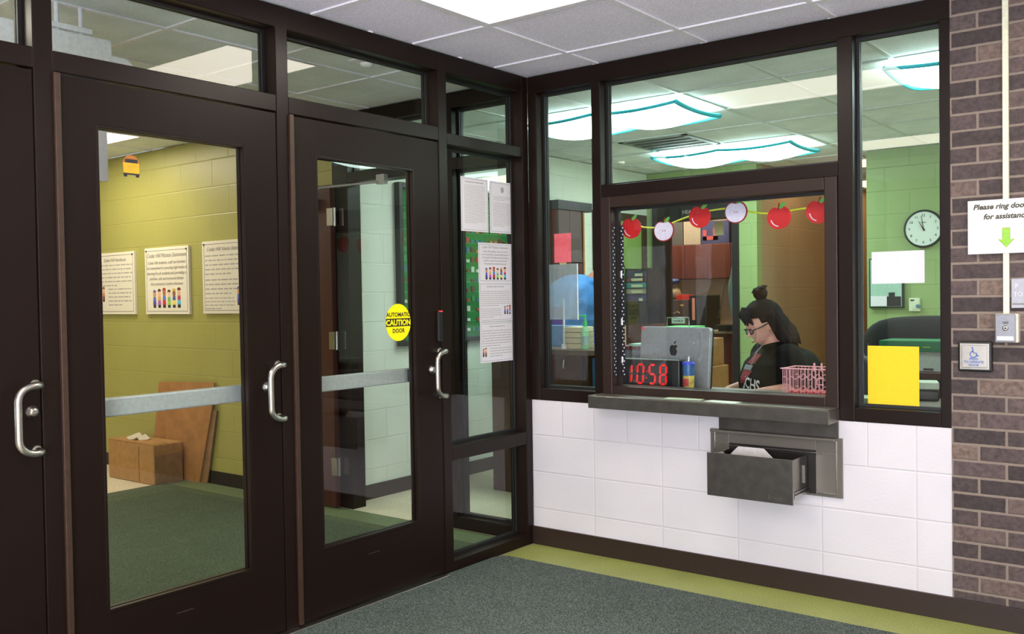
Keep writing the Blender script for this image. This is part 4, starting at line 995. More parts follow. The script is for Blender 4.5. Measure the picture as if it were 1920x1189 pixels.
part('bottle', MB().lathe([(0.026, 0), (0.029, 0.01), (0.029, 0.11), (0.024, 0.14), (0.011, 0.158)], (-0.325, 1.04, 1.021)), glass_mat('sanitizer_gel', (0.75, 0.95, 0.82, 1), 0.1, 0.35, '#9fdcb4'), t)
gp = flat('pump_green', '#25c060', 0.3)
part('pump', MB().lathe([(0.013, 0.15), (0.015, 0.175), (0.007, 0.19), (0.006, 0.225)], (-0.325, 1.04, 1.021)).tube([(-0.318, 1.04, 1.246), (-0.37, 1.04, 1.246), (-0.375, 1.04, 1.238)], 0.006, 8), gp, t, 0, 'bright green pump')
part('bottle_label', MB().lathe([(0.0295, 0.03), (0.0295, 0.09)], (-0.325, 1.04, 1.021)), flat('sanitizer_label', '#8fae9f', 0.5), t)
for k in range(4):
    M2 = Matrix.Translation((-0.42, 1.12, 1.021 + k * 0.038)) @ Matrix.Rotation(0.04 * (k - 1.5), 4, 'Z')
    single('cream_book', MB().box(-0.085, 0.06, -0.06, 0.08, 0, 0.034, 0, M2), flat('cream_cover', '#cfc7a6', 0.6), ['lowest', 'second', 'third', 'topmost'][k] + ' of the four cream books stacked on the reception desk', 'book', (-0.42, 1.12, 1.021 + k * 0.038), 'cream books on the reception desk', 0.002)
t = thing('tan_box', 'tan box with a small red mark behind the sanitizer bottle', 'box', (-0.25, 1.16, 1.021))
part('carton', MB().box(-0.30, -0.14, 1.14, 1.26, 1.021, 1.175), flat('tan_card', '#c9a878', 0.6), t, 0.003)
part('red_mark', MB().prism(circle(0.009, 0.009, 12), (-0.265, 1.14, 1.15), ux, uy, n, 0.001), dred, t)
t = thing('acrylic_stand', 'clear stand with a silver pole on the reception desk', 'stand', (-0.50, 1.05, 1.02))
part('pole', MB().tube([(-0.51, 1.06, 1.022), (-0.51, 1.06, 1.36)], 0.007, 8), white_dot, t)
part('foot', MB().lathe([(0.022, 0), (0.018, 0.03)], (-0.51, 1.06, 1.021)), grid_m, t)
single('purple_poster', MB().box(-0.85, -0.72, 1.375, 1.385, 1.021, 1.30), flat('violet_paper', '#5f3f86', 0.6), 'violet card standing behind the reception desk', 'card', (-0.78, 1.38, 1.021))
# keep the card on the desk
t = thing('card_stand', 'pale blue card holder at the left end of the reception desk', 'card holder', (-0.7, 1.33, 1.02))
part('holder', MB().box(-0.84, -0.56, 1.30, 1.37, 1.021, 1.17), flat('pale_blue_card', '#6e94c4', 0.5), t, 0.003)

# tall cabinet on the left wall
t = thing('tall_cabinet', 'tall dark wooden cabinet against the pale wall, seen through the corner window', 'cabinet', (-1.45, 2.2, 0))
part('carcass', MB().box(-1.60, -1.29, 2.10, 2.46, 0.1, 2.16).box(-1.60, -1.27, 2.46, 2.48, 0.1, 2.16), brownwood, t, 0.002)
part('cornice', MB().box(-1.60, -1.26, 2.09, 2.60, 2.09, 2.165), dark, t, 0.002)
greyd = flat('grey_glass_door', '#5a5050', 0.2)
part('door', MB().box(-1.29, -1.272, 2.11, 2.27, 1.66, 2.085), greyd, t, 0.002)
part('door', MB().box(-1.29, -1.272, 2.28, 2.45, 1.66, 2.085), greyd, t, 0.002)
part('door', MB().box(-1.29, -1.272, 2.11, 2.27, 0.12, 1.65), brownwood, t, 0.002)
dd = part('door', MB().box(-1.29, -1.272, 2.28, 2.45, 0.12, 1.65), brownwood, t, 0.002)
part('handle', MB().tube([(-1.262, 2.34, 1.58), (-1.262, 2.34, 1.64)], 0.004, 8), steel, dd)
part('edge_strip', MB().box(-1.272, -1.262, 2.462, 2.478, 0.12, 2.08), flat('orange_edge', '#a8763a', 0.5), t)
part('plinth', MB().box(-1.58, -1.30, 2.12, 2.46, 0.0, 0.1), dark, t)
# green side door near the back corner
t = thing('side_door', 'green door in a dark brown frame in the pale wall near the back corner', 'door', (-1.6, 3.6, 0), 0, None, 'structure')
part('door_leaf', MB().box(-1.62, -1.60, 3.22, 4.02, 0.0, 2.10), flat('door_green', '#7c9a50', 0.5), t)
part('door_frame', MB().box(-1.62, -1.58, 3.15, 3.22, 0, 2.17).box(-1.62, -1.58, 4.02, 4.10, 0, 2.17).box(-1.62, -1.58, 3.22, 4.02, 2.10, 2.17), flat('frame_brown', '#3a2a18', 0.5), t, 0.002)
part('door_knob', MB().tube([(-1.60, 3.30, 1.60), (-1.56, 3.30, 1.60)], 0.008, 8), steel, t)
# rack with colour trays
t = thing('file_rack', 'black rack of trays near the green side door', 'rack', (-1.39, 3.6, 0))
part('rack_frame', MB().box(-1.515, -1.50, 3.55, 3.85, 1.10, 1.63).box(-1.285, -1.27, 3.55, 3.85, 1.10, 1.63).box(-1.515, -1.27, 3.83, 3.85, 1.10, 1.63).box(-1.515, -1.27, 3.55, 3.85, 1.10, 1.30), black, t, 0.002)
part('stand_panel', MB().box(-1.52, -1.26, 3.54, 3.86, 0.0, 1.10), brownwood, t, 0.002)
zz = 1.31
for nm, c, h in (('violet lowest', '#3a3458', 0.075), ('grey-tan', '#7d7460', 0.055), ('teal', '#1c6a66', 0.06), ('dark red', '#4e2222', 0.045), ('dark blue topmost', '#2e2e44', 0.06)):
    o_ = single('file_tray', MB().box(-1.498, -1.288, 3.545, 3.82, zz, zz + h - 0.006), flat('tray_' + c[1:], c, 0.5), nm + ' tray in the black rack by the side door', 'tray', (-1.39, 3.6, zz), 'trays in the black rack', 0.003)
    pa = MB().box(-1.40 + .04 * ((int(zz * 100)) % 3 - 1), -1.32, 3.540, 3.545, zz + 0.01, zz + 0.035)
    part('label_card', pa, flat('tray_card', '#a9b08a', 0.6), o_)
    zz += h
# ------------------------------------------------------------------ doorway in the rear wall and the small room
t = thing('inner_doorway', 'dark brown door frame with a room sign in the green rear wall', 'door frame', (-1.1, 4.17, 0), 0, None, 'structure')
fr = flat('dark_door_frame', '#1d1716', 0.45)
part('jamb', MB().box(-1.545, -1.405, 4.14, 4.30, 0, 2.10), fr, t, 0.003); part('jamb', MB().box(-0.69, -0.628, 4.14, 4.30, 0, 2.10), fr, t, 0.003)
part('head', MB().box(-1.545, -0.628, 4.14, 4.30, 2.10, 2.25), fr, t, 0.003)
part('lettering', text_mb('HEALTH', 0.052, (-1.205, 4.1395, 2.165), ux, uy, 'LEFT', 0.0006), flat('sign_grey', '#9a9a90', 0.6), t)
tanw = flat('cabinet_interior', '#8f7f6c', 0.6)
t = thing('wall_cabinet', 'red-brown wall cabinet row in the small room beyond the door', 'cabinet', (-1.9, 5.95, 1.55))
for i in range(5):
    part('cabinet_door', MB().box(-2.62 + i * 0.29, -2.335 + i * 0.29, 5.80, 5.815, 1.555, 1.95), brownwood, t, 0.002)
part('carcass', MB().box(-2.62, -1.17, 5.815, 6.15, 1.55, 1.955), brownwood, t)
for x0, x1, z1, c, lb, nm in ((-2.36, -2.09, 2.33, '#3a3a3a', 'dark grey carton on the wall cabinet, farthest left', 'carton'), (-2.08, -1.86, 2.3, '#7f776a', 'taupe carton on the wall cabinet between dark and blue ones', 'carton'), (-1.85, -1.50, 2.22, '#1c2450', 'navy carton with red print on the wall cabinet', 'carton')):
    o_ = single(nm, MB().box(x0, x1, 5.85, 6.1, 1.957, z1), flat('carton_' + c[1:], c, 0.6), lb, 'carton', (x0, 5.85, 1.957), 'cartons on top of the wall cabinet', 0.004)
    if x0 == -1.85: part('red_print', MB().box(-1.83, -1.78, 5.846, 5.85, 2.0, 2.12).box(-1.83, -1.64, 5.846, 5.85, 2.0, 2.045).box(-1.70, -1.64, 5.846, 5.85, 2.0, 2.14), flat('print_red', '#8a3038', 0.6), o_)
sheetB('paper_sheet', 'cream notice on the door frame edge beyond the apples', -1.0, 1.955, 0.10, 0.135, flat('cream_notice', '#cdbf94', 0.6), 4.42)
t = thing('work_counter', 'tan counter with cluttered items in the small room', 'counter', (-1.9, 5.7, 0))
part('counter_top', MB().box(-2.9, -0.9, 5.45, 6.14, 0.93, 0.965), tanw, t, 0.004)
part('base_cabinet', MB().box(-2.9, -0.9, 5.50, 6.14, 0.0, 0.93), brownwood, t)
t = thing('coffee_machine_box', 'brown and black appliance box with pale label on the work counter', 'box', (-2.1, 5.6, 0.966))
part('carton', MB().box(-2.20, -1.84, 5.48, 5.75, 0.966, 1.31), flat('brown_print_box', '#51423c', 0.5), t, 0.004)
part('label_oval', MB().prism(circle(0.025, 0.012, 14), (-1.92, 5.48, 1.25), ux, uy, n, 0.001), tan_l := flat('tan_label', '#b99a6a', 0.5), t)
part('script_mark', MB().tube([(-2.08 + k * 0.022, 5.479, 1.165 + 0.012 * math.sin(k * 1.7)) for k in range(7)], 0.005, 6), flat('script_gold', '#a08a6a', 0.5), t)
t = thing('black_printer', 'black machine standing right of the brown appliance box', 'printer', (-1.72, 5.6, 0.966))
part('body', MB().box(-1.83, -1.62, 5.50, 5.85, 0.966, 1.36), black, t, 0.008)
part('pink_strip', MB().box(-1.80, -1.765, 5.497, 5.50, 1.08, 1.33), flat('salmon', '#cf8f78', 0.6), t)
single('red_box', MB().box(-2.0, -1.84, 5.5, 5.62, 1.312, 1.37), flat('bright_red_box', '#c8321e', 0.5), 'small red box on top of the brown appliance box', 'box', (-1.92, 5.55, 1.312), None, 0.004)
single('crumpled_bag', MB().ball((-2.12, 5.65, 1.395), (0.10, 0.08, 0.07), 14, 9, 0, lambda p, d: p * (1 + 0.18 * math.sin(9 * d.x + 5 * d.z) * math.cos(7 * d.y))), flat('cream_bag', '#b7a888', 0.7, grain=0.3, gscale=14), 'crumpled cream bag on the appliance box under a blue one', 'bag', (-2.12, 5.65, 1.31))
single('crumpled_bag', MB().ball((-2.10, 5.62, 1.525), (0.075, 0.06, 0.035), 14, 9, 0, lambda p, d: p * (1 + 0.15 * math.sin(8 * d.x + 4 * d.z))), flat('navy_bag', '#1d3a72', 0.6), 'small navy blue bag topmost on the pile in the small room', 'bag', (-2.10, 5.62, 1.43))
single('tan_carton', MB().box(-2.33, -2.22, 5.48, 5.70, 0.966, 1.33), flat('tan_carton_m', '#b08e5c', 0.6), 'narrow tan carton left of the brown appliance box', 'box', (-2.28, 5.5, .966), None, 0.003)
single('power_cord', MB().tube([(-1.52, 5.79, 1.55), (-1.54, 5.77, 1.40), (-1.56, 5.75, 1.25), (-1.58, 5.7, 1.1)], 0.005, 6), dark, 'thin dark cord hanging down from the wall cabinet', 'cord', (-1.55, 5.79, 1.1))
single('teal_jacket', MB().ball((-1.02, 4.9, 1.40), (0.05, 0.05, 0.24), 14, 10, 0, lambda p, d: p * (1 + 0.12 * math.sin(6 * d.x + 3 * d.z))), flat('teal_cloth', '#5f7f78', 0.8), 'grey-teal cloth hanging inside the small room by the door jamb', 'cloth', (-1.02, 4.9, 1.2))
# filing shelf in front of the doorway, right of the computer
t = thing('wall_tray', 'small black tray on the wall right of the computer', 'tray', (-1.2, 5.2, 0.93))
part('tray', MB().box(-1.42, -1.18, 5.30, 5.45, 0.99, 1.035), black, t, 0.004)
part('bracket', MB().box(-1.40, -1.20, 5.33, 5.46, 0.962, 0.99), dark, t)
for z0, z1, x0, x1, lb in ((0.52, 0.80, -0.42, -0.16, 'brown carton on the floor stack right of the computer, lower one'), (0.80, 1.02, -0.44, -0.20, 'brown carton upper one of the stack right of the computer')):
    single('brown_carton', MB().box(x0, x1, 2.6, 2.9, z0 + .001, z1), flat('carton_brown', '#8a5c2e', 0.7, grain=0.12, gscale=20), lb, 'box', (x0, 2.6, z0), 'cartons right of the computer', 0.005)
single('carton_stand', MB().box(-0.46, -0.12, 2.55, 2.95, 0.0, 0.52), darkwood, 'low dark cabinet under the brown cartons', 'cabinet', (-0.3, 2.7, 0), None, 0.004)
# green folder organiser on top behind computer
t = thing('green_tray', 'bright green tray behind the top edge of the computer', 'tray', (0.0, 1.25, 0))
part('tray', MB().box(0.28, 0.47, 0.95, 1.2, 1.155, 1.18), flat('neon_green', '#3fc050', 0.5), t, 0.003)
part('shelf_body', MB().box(0.20, 0.50, 0.96, 1.2, 0.0, 1.155), dark, t)
t = thing('wire_file_holder', 'wire holder with a pale label card standing on the green tray', 'file holder', (0.36, 1.05, 1.17))
b = MB().tube([(0.31, 1.0, 1.181), (0.31, 1.0, 1.235), (0.46, 1.0, 1.235), (0.46, 1.0, 1.181)], 0.004, 6)
part('wire_frame', b, flat('chrome_wire', '#9c9c9c', 0.3, 0.8), t)
cd = part('label_card', MB().box(0.345, 0.435, 0.992, 0.995, 1.20, 1.232), flat('pale_mint_card', '#c6d8ce', 0.6), t)
dashes(cd, (0.358, 0.9915, 1.211), ux, uy, n, 0.065, 1, 0.014, grey_ink, 31, 1.0, 0.6)

# ------------------------------------------------------------------ back wall items seen in the right window
t = thing('wall_clock', 'round white wall clock with black rim on the green wall', 'clock', (1.029, 4.17, 1.895))
CX, CZ = 1.029, 1.895
part('rim', MB().lathe([(0.158, 0), (0.160, 0.02), (0.157, 0.035), (0.146, 0.04), (0.142, 0.03)], (CX, 4.17, CZ), (0, -1, 0), 48), black, t)
fc = part('dial', MB().lathe([(0.144, 0.0), (0.144, 0.031)], (CX, 4.17, CZ), (0, -1, 0), 48, 0, False), flat('dial_white', '#cdd6cc', 0.5, grain=0.01), t)
for k in range(12):
    a = math.radians(90 - 30 * (k + 1)); part('numeral', text_mb(str(k + 1), 0.030, (CX + 0.112 * math.cos(a), 4.1385, CZ + 0.112 * math.sin(a) - 0.0105), ux, uy, 'CENTER', 0.0004), ink, fc)
def hand(ang, l, w_):
    a = math.radians(90 - ang); d = Vector((math.cos(a), 0, math.sin(a))); q = Vector((-d.z, 0, d.x))
    c = Vector((CX, 4.137, CZ)); 
    return MB().prism([(-0.02, -w_), (l, -w_ * .5), (l, w_ * .5), (-0.02, w_)], c, d, q, (0, -1, 0), 0.0015)
part('hour_hand', hand(329, 0.075, 0.004), ink, t); part('minute_hand', hand(352, 0.11, 0.003), ink, t); part('second_hand', hand(305, 0.045, 0.0012), dred, t)
part('hub', MB().lathe([(0.007, 0), (0.007, 0.004)], (CX, 4.136, CZ), (0, -1, 0), 14), ink, t)
part('maker_mark', MB().box(CX - .022, CX + .022, 4.1385, 4.139, CZ + .048, CZ + .056), grey_ink, t)
t = thing('framed_board', 'black framed panel, white below with a dark silhouette, on the green wall under the white sheet', 'board', (0.73, 4.17, 1.23))
part('frame', MB().box(0.585, 0.868, 4.13, 4.17, 1.232, 1.66), flat('dark_green_black', '#17302a', 0.4), t, 0.004)
part('panel', MB().box(0.598, 0.855, 4.126, 4.13, 1.245, 1.648), flat('panel_green_white', '#9fbfae', 0.3), t)
part('white_patch', MB().box(0.60, 0.735, 4.1235, 4.126, 1.248, 1.335), paper, t)  # plain white patch low on the framed panel
part('dark_figure', MB().box(0.735, 0.85, 4.122, 4.126, 1.248, 1.33).box(0.75, 0.80, 4.1215, 4.126, 1.33, 1.365), ink, t)
t = thing('thermostat', 'small white thermostat with blue knob on the green wall', 'thermostat', (0.95, 4.17, 1.2))
part('housing', MB().box(0.908, 0.995, 4.14, 4.17, 1.203, 1.315), flat('ivory_plastic', '#c9d2b4', 0.5), t, 0.004)
part('display', MB().box(0.922, 0.953, 4.138, 4.14, 1.29, 1.302), ink, t)
part('knob', MB().lathe([(0.018, 0), (0.016, 0.02)], (0.985, 4.14, 1.245), (0, -1, 0), 16), flat('slate_blue', '#5a7a90', 0.4), t)
# chair with jacket, box, desk in right window
t = thing('side_table', 'dark table carrying the green topped box, right window', 'table', (1.7, 1.6, 0))
part('table_top', MB().box(1.25, 2.4, 1.5, 2.0, 0.87, 0.905), darkwood, t, 0.003)
part('table_panel', MB().box(1.28, 2.37, 1.95, 1.97, 0.0, 0.87), darkwood, t)
for x, y in ((1.27, 1.52), (2.36, 1.52), (1.27, 1.93), (2.36, 1.93)): part('leg', MB().box(x, x + .03, y, y + .03, 0, 0.87), darkwood, t)
t = thing('file_carton', 'green and white carton on the dark table in the right window', 'box', (1.6, 1.65, 0.905))
part('carton', MB().box(1.42, 1.765, 1.6, 1.85, 0.906, 1.025), flat('carton_grey_white', '#b4bdb4', 0.6), t, 0.003)
part('lid', MB().box(1.412, 1.80, 1.592, 1.86, 1.02, 1.085), flat('lid_green', '#1d6b44', 0.5), t, 0.003, 'dark green lid')
part('lid_print', MB().box(1.66, 1.70, 1.59, 1.592, 1.045, 1.052), flat('print_lime', '#7fae3a', 0.6), t)
part('carton_print', MB().box(1.66, 1.715, 1.598, 1.60, 0.915, 0.925), ink, t)
t = thing('draped_chair', 'office chair covered by a black jacket in the right window', 'chair', (1.75, 2.3, 0))
def jk(p, d): return p * (1 + 0.04 * math.sin(5 * d.x + 2) * math.cos(4 * d.z))
part('jacket', MB().ball((1.53, 2.3, 1.02), (0.44, 0.10, 0.20), 28, 16, 0, lambda p, d: jk(Vector((p.x, p.y, math.copysign(abs(d.z) ** 0.75, d.z) * 0.20)), d)), flat('black_jacket', '#141416', 0.85, grain=0.2, gscale=20, bump=0.4), t, 0, 'black jacket over the backrest')
part('jacket_sleeve', MB().tube([(1.19, 2.26, 1.02), (1.17, 2.24, 0.9), (1.16, 2.24, 0.80)], [0.05, 0.045, 0.035], 12), MATS['black_jacket'], t)
part('backrest', MB().box(1.35, 1.80, 2.36, 2.41, 0.72, 1.17), flat('tan_wood_back', '#b9844a', 0.5), t, 0.02, 'tan backrest top')
part('seat', MB().box(1.32, 1.82, 2.38, 2.85, 0.44, 0.52), dark, t, 0.02)
part('pedestal', MB().tube([(1.57, 2.6, 0.08), (1.57, 2.6, 0.44)], 0.03, 10), dark, t)
part('back_post', MB().box(1.55, 1.60, 2.41, 2.44, 0.48, 0.75), dark, t)
for k in range(5):
    a = 2 * math.pi * k / 5; part('leg', MB().tube([(1.57, 2.6, 0.08), (1.57 + .27 * math.cos(a), 2.6 + .27 * math.sin(a), 0.05)], 0.02, 8).ball((1.57 + .27 * math.cos(a), 2.6 + .27 * math.sin(a), 0.027), 0.026, 10, 6), dark, t)
single('folded_papers', MB().box(1.66, 1.76, 0.22, 0.35, CT + .001, CT + .018), flat('greenish_paper', '#a8b8a0', 0.6), 'pale papers on the ledge left of the yellow sheet', 'papers', (1.7, 0.3, CT))
Mp = Matrix.Translation((1.86, 0.45, CT + 0.001)) @ Matrix.Rotation(0.3, 4, 'Z')
t = thing('desk_phone', 'dark desk phone with pale tray on the ledge behind the yellow sheet', 'phone', (1.86, 0.45, CT))
part('base', MB().box(-0.12, 0.15, -0.08, 0.08, 0, 0.05, 0, Mp), black, t, 0.008)
part('pale_tray', MB().box(0.03, 0.15, -0.07, 0.06, 0.051, 0.085, 0, Mp), flat('pale_plastic', '#b7c4b4', 0.5), t, 0.006)

# ------------------------------------------------------------------ people
def realise(ob):
    dg = bpy.context.evaluated_depsgraph_get(); dg.update()
    me = bpy.data.meshes.new_from_object(ob.evaluated_get(dg)); return me
def skin_mesh(verts, edges, radii, sub=2, rootv=0):
    me = bpy.data.meshes.new('s'); me.from_pydata(verts, edges, []); ob = bpy.data.objects.new('s', me); COL.objects.link(ob)
    ob.modifiers.new('skin', 'SKIN')
    if not me.skin_vertices: 
        bpy.context.view_layer.objects.active = ob
    sv = me.skin_vertices[0].data if me.skin_vertices else None
    for i, r in enumerate(radii):
        rx = r if isinstance(r, tuple) else (r, r); sv[i].radius = rx; sv[i].use_root = (i == rootv)
    s = ob.modifiers.new('sub', 'SUBSURF'); s.levels = sub; s.render_levels = sub
    out = realise(ob); bpy.data.objects.remove(ob); return out
def fuse(meshes, voxel, smooth=4):
    """one closed surface out of overlapping ones"""
    mb = MB()
    for me in meshes:
        if isinstance(me, MB): mb.add(me.v, me.f, 0, True)
        else: mb.add([tuple(v.co) for v in me.vertices], [tuple(p.vertices) for p in me.polygons], 0, True)
    me = bpy.data.meshes.new('f'); me.from_pydata(mb.v, [], mb.f); ob = bpy.data.objects.new('f', me); COL.objects.link(ob)
    r = ob.modifiers.new('r', 'REMESH'); r.mode = 'VOXEL'; r.voxel_size = voxel
    if smooth: s = ob.modifiers.new('s', 'SMOOTH'); s.factor = 0.5; s.iterations = smooth
    out = realise(ob); bpy.data.objects.remove(ob); return out
def as_mb(me, M=None):
    return MB().add([(M @ v.co) if M else tuple(v.co) for v in me.vertices], [tuple(p.vertices) for p in me.polygons], 0, True)

def head_mb(c, pitch, s=1.0):
    """head in local frame: +x forward, +y left, +z up"""
    def fn(p, d):
        x, y, z = p
        zz_ = d.z
        if zz_ < 0:                       # jaw narrows, chin forward
            k = 1 + 0.30 * zz_; y *= k
            x = x * (1 + 0.10 * zz_) + 0.012 * (-zz_)
            if d.x < 0: x *= 1 + 0.35 * zz_
        if d.x > 0.75 and abs(zz_) < 0.45: x *= 0.97
        # brow, eye sockets, lips, chin
        g = lambda cy_, cz_, sy, sz: math.exp(-((d.y - cy_) / sy) ** 2 - ((zz_ - cz_) / sz) ** 2) if d.x > 0 else 0
        x += 0.006 * g(0, 0.18, 0.5, 0.10) - 0.010 * (g(0.33, 0.02, 0.17, 0.12) + g(-0.33, 0.02, 0.17, 0.12)) + 0.005 * g(0, -0.52, 0.2, 0.07) + 0.004 * g(0, -0.62, 0.2, 0.05) + 0.009 * g(0, -0.85, 0.3, 0.12)
        return Vector((x, y, z))
    R_ = Matrix.Translation(c) @ Matrix.Rotation(pitch, 4, 'Y')
    m = MB().ball((0, 0, 0), (0.098 * s, 0.075 * s, 0.118 * s), 36, 28, 0, fn)
    # nose, ears
    m.add([(0.086 * s, -0.008 * s, 0.012 * s), (0.086 * s, 0.008 * s, 0.012 * s), (0.122 * s, 0.0105 * s, -0.030 * s), (0.122 * s, -0.0105 * s, -0.030 * s), (0.086 * s, 0.016 * s, -0.040 * s), (0.086 * s, -0.016 * s, -0.040 * s), (0.060 * s, 0.0, 0.0), (0.06 * s, 0.0, -0.04 * s)],
          [(0, 1, 2, 3), (1, 6, 7, 4, 2), (0, 3, 5, 7, 6), (3, 2, 4, 7, 5), (0, 6, 1)], 0, True)
    for sd in (-1, 1): m.ball((-0.008 * s, sd * 0.076 * s, -0.012 * s), (0.016 * s, 0.009 * s, 0.030 * s), 12, 8)
    m.v = [tuple(R_ @ Vector(v)) for v in m.v]
    return m, R_
skin1 = flat('skin', '#c58f7c', 0.5, grain=0.05, gscale=20)
def lerp_chain(pts, radii, sub=4):
    """smooth the joint chain so limbs taper and bend softly"""
    P = [Vector(p) for p in pts]; R = [q if isinstance(q, tuple) else (q, q) for q in radii]; op = []; orr = []
    for i in range(len(P) - 1):
        p0, p1, p2, p3 = P[max(i - 1, 0)], P[i], P[i + 1], P[min(i + 2, len(P) - 1)]
        for k in range(sub):
            u = k / sub
            op.append(0.5 * ((2 * p1) + (p2 - p0) * u + (2 * p0 - 5 * p1 + 4 * p2 - p3) * u * u + (3 * p1 - p0 - 3 * p2 + p3) * u ** 3))
            orr.append(tuple(R[i][q] * (1 - u) + R[i + 1][q] * u for q in (0, 1)))
    op.append(P[-1]); orr.append(R[-1])
    return op, orr
def limb(mb, pts, radii, seg=18):
    p, r = lerp_chain(pts, radii)
    mb.tube(p, r, seg)
    for q, w_ in ((p[0], r[0]), (p[-1], r[-1])): mb.ball(q, (min(w_), ) * 3 if w_[0] < .06 else (w_[0], w_[1], min(w_) * .6), 14, 8)
    return mb
def figure(loc, rz, lab, hip, chest, neck, head_c, head_pitch, elbowL, wristL, elbowR, wristR, knees, ankles, shirt_c, shirt_r=1.0, girth=1.0, shw=0.175, long=False):
    t = thing('person', lab, 'person', loc, rz)
    T = WM[t.name]
    hip, chest, neck, head_c = map(Vector, (hip, chest, neck, head_c)); g = girth
    b = MB()
    waist = hip.lerp(chest, .5)
    limb(b, [hip, waist, chest, chest.lerp(neck, .55), chest.lerp(neck, .85)], [(0.125 * g, 0.165 * g), (0.12 * g, 0.145 * g), (0.125 * g, 0.165 * g), (0.095 * g, 0.15 * g), (0.06, 0.08)])
    limb(b, [chest.lerp(neck, .7), neck, neck.lerp(head_c, .75)], [0.06, 0.055, 0.052])
    for s, el, wr in ((1, elbowL, wristL), (-1, elbowR, wristR)):
        el, wr = Vector(el), Vector(wr); sh = chest.lerp(neck, .58) + Vector((0, s * shw, 0))
        limb(b, [sh, sh.lerp(el, .5), el, el.lerp(wr, .4), wr], [0.058, 0.048, 0.041, 0.040, 0.027])
        d = (wr - el).normalized(); side = Vector((0, 0, 1)).cross(d).normalized(); nn = d.cross(side)
        limb(b, [wr, wr + d * 0.045, wr + d * 0.085], [(0.024, 0.028), (0.017, 0.038), (0.012, 0.038)])
        for off, ln in ((-0.030, .066), (-0.010, .080), (0.011, .076), (0.031, .058)):
            b0 = wr + d * 0.08 + side * off; p1 = b0 + d * ln * .45 + nn * .006; p2 = b0 + d * ln * .8 - nn * .008; p3 = b0 + d * ln - nn * .022
            b.tube([b0, p1, p2, p3], [0.0095, 0.009, 0.008, 0.006], 8)
        b0 = wr + d * 0.025 - side * s * 0.026; p1 = b0 + d * .032 - side * s * .022; p2 = p1 + d * .03 - nn * .004
        b.tube([b0, p1, p2], [0.013, 0.011, 0.008], 8)
    for s, kn, an in ((1, knees[0], ankles[0]), (-1, knees[1], ankles[1])):
        h = hip + Vector((0, s * 0.09, -0.05)); kn, an = Vector(kn), Vector(an)
        limb(b, [h, h.lerp(kn, .5), kn, kn.lerp(an, .4), an], [0.095 * g, 0.08, 0.06, 0.055, 0.038])
        limb(b, [an + Vector((-0.03, 0, -0.045)), an + Vector((0.08, 0, -0.055)), an + Vector((0.16, 0, -0.062))], [0.036, 0.034, 0.024])
    hm, HR = head_mb(head_c, head_pitch)
    b.add(hm.v, hm.f, 0, True)
    part('body', as_mb(fuse([b], 0.0062, 3), T), skin1, t)
    q = MB(); gg = shirt_r
    limb(q, [hip - Vector((0, 0, .06)), waist, chest, chest.lerp(neck, .55), chest.lerp(neck, .92)], [(0.155 * g * gg, 0.19 * g * gg), (0.15 * g * gg, 0.175 * g * gg), (0.15 * g * gg, 0.185 * g * gg), (0.115 * g * gg, 0.165 * g * gg), (0.072, 0.09)])
    for s, el, wr in ((1, elbowL, wristL), (-1, elbowR, wristR)):
        sh = chest.lerp(neck, .58) + Vector((0, s * shw, 0))
        if long: limb(q, [sh, Vector(el), Vector(wr) + (Vector(wr) - Vector(el)) * .05], [0.075, 0.062, 0.045])
        limb(q, [sh - Vector((0, s * .05, 0)), sh, sh.lerp(Vector(el), .5), sh.lerp(Vector(el), .85)], [0.08, 0.077, 0.074, 0.074])
    sm_ = fuse([q], 0.010, 6)
    part('shirt', as_mb(sm_, T), shirt_c, t)
    return t, T, HR, sm_
# clerk
bl = flat('black_shirt', '#060607', 0.9, spec=0.2, grain=0.25, gscale=12, bump=0.3)
RW = math.atan2(-0.70, -0.715)
t, T, HR, SH = figure((1.085, 0.945, 0), RW, 'person in black printed t-shirt and glasses, dark hair in a top knot, seated',
    (0.0, 0, 0.60), (0.03, 0, 0.93), (0.065, 0, 1.085), (0.125, 0, 1.205), math.radians(24), (0.02, 0.29, 0.865), (0.24, 0.20, 0.835), (0.02, -0.29, 0.85), (0.27, -0.16, 0.82),
    ((0.34, 0.12, 0.54), (0.34, -0.12, 0.54)), ((0.25, 0.12, 0.10), (0.25, -0.12, 0.10)), bl, 1.08, 1.42, 0.19)
TH = T @ HR
hairm = flat('dark_brown_hair', '#170b08', 0.85, spec=0.25, grain=0.5, gscale=70, aniso=(6, 6, 1))
hair_tip = flat('reddish_hair_ends', '#26120b', 0.85, spec=0.25, grain=0.5, gscale=60, aniso=(6, 6, 1))
def strands(p, d):
    k = 1 + 0.02 * math.sin(22 * math.atan2(d.y, d.x)) + 0.012 * math.sin(37 * d.x + 11 * d.z)
    return p * k
def cap(p, d):
    q = strands(p, d)
    if d.x > 0.45 and d.z < 0.30:      # open over the face
        q.x = min(q.x, 0.045)
    if d.x > -0.35 and d.z < 0.0: q = Vector((min(q.x, -0.02), q.y * 0.78, q.z))
    return q
h = MB().ball((-0.012, 0, 0.022), (0.116, 0.094, 0.118), 40, 24, 0, cap)
# fringe over the forehead
for i in range(9):
    y = -0.058 + i * 0.0145
    h.tube([(0.050, y * .8, 0.120), (0.084, y, 0.086), (0.096 - abs(y) * .3, y * 1.05, 0.040 + 0.01 * math.sin(i * 2.2))], [0.015, 0.013, 0.005], 8)
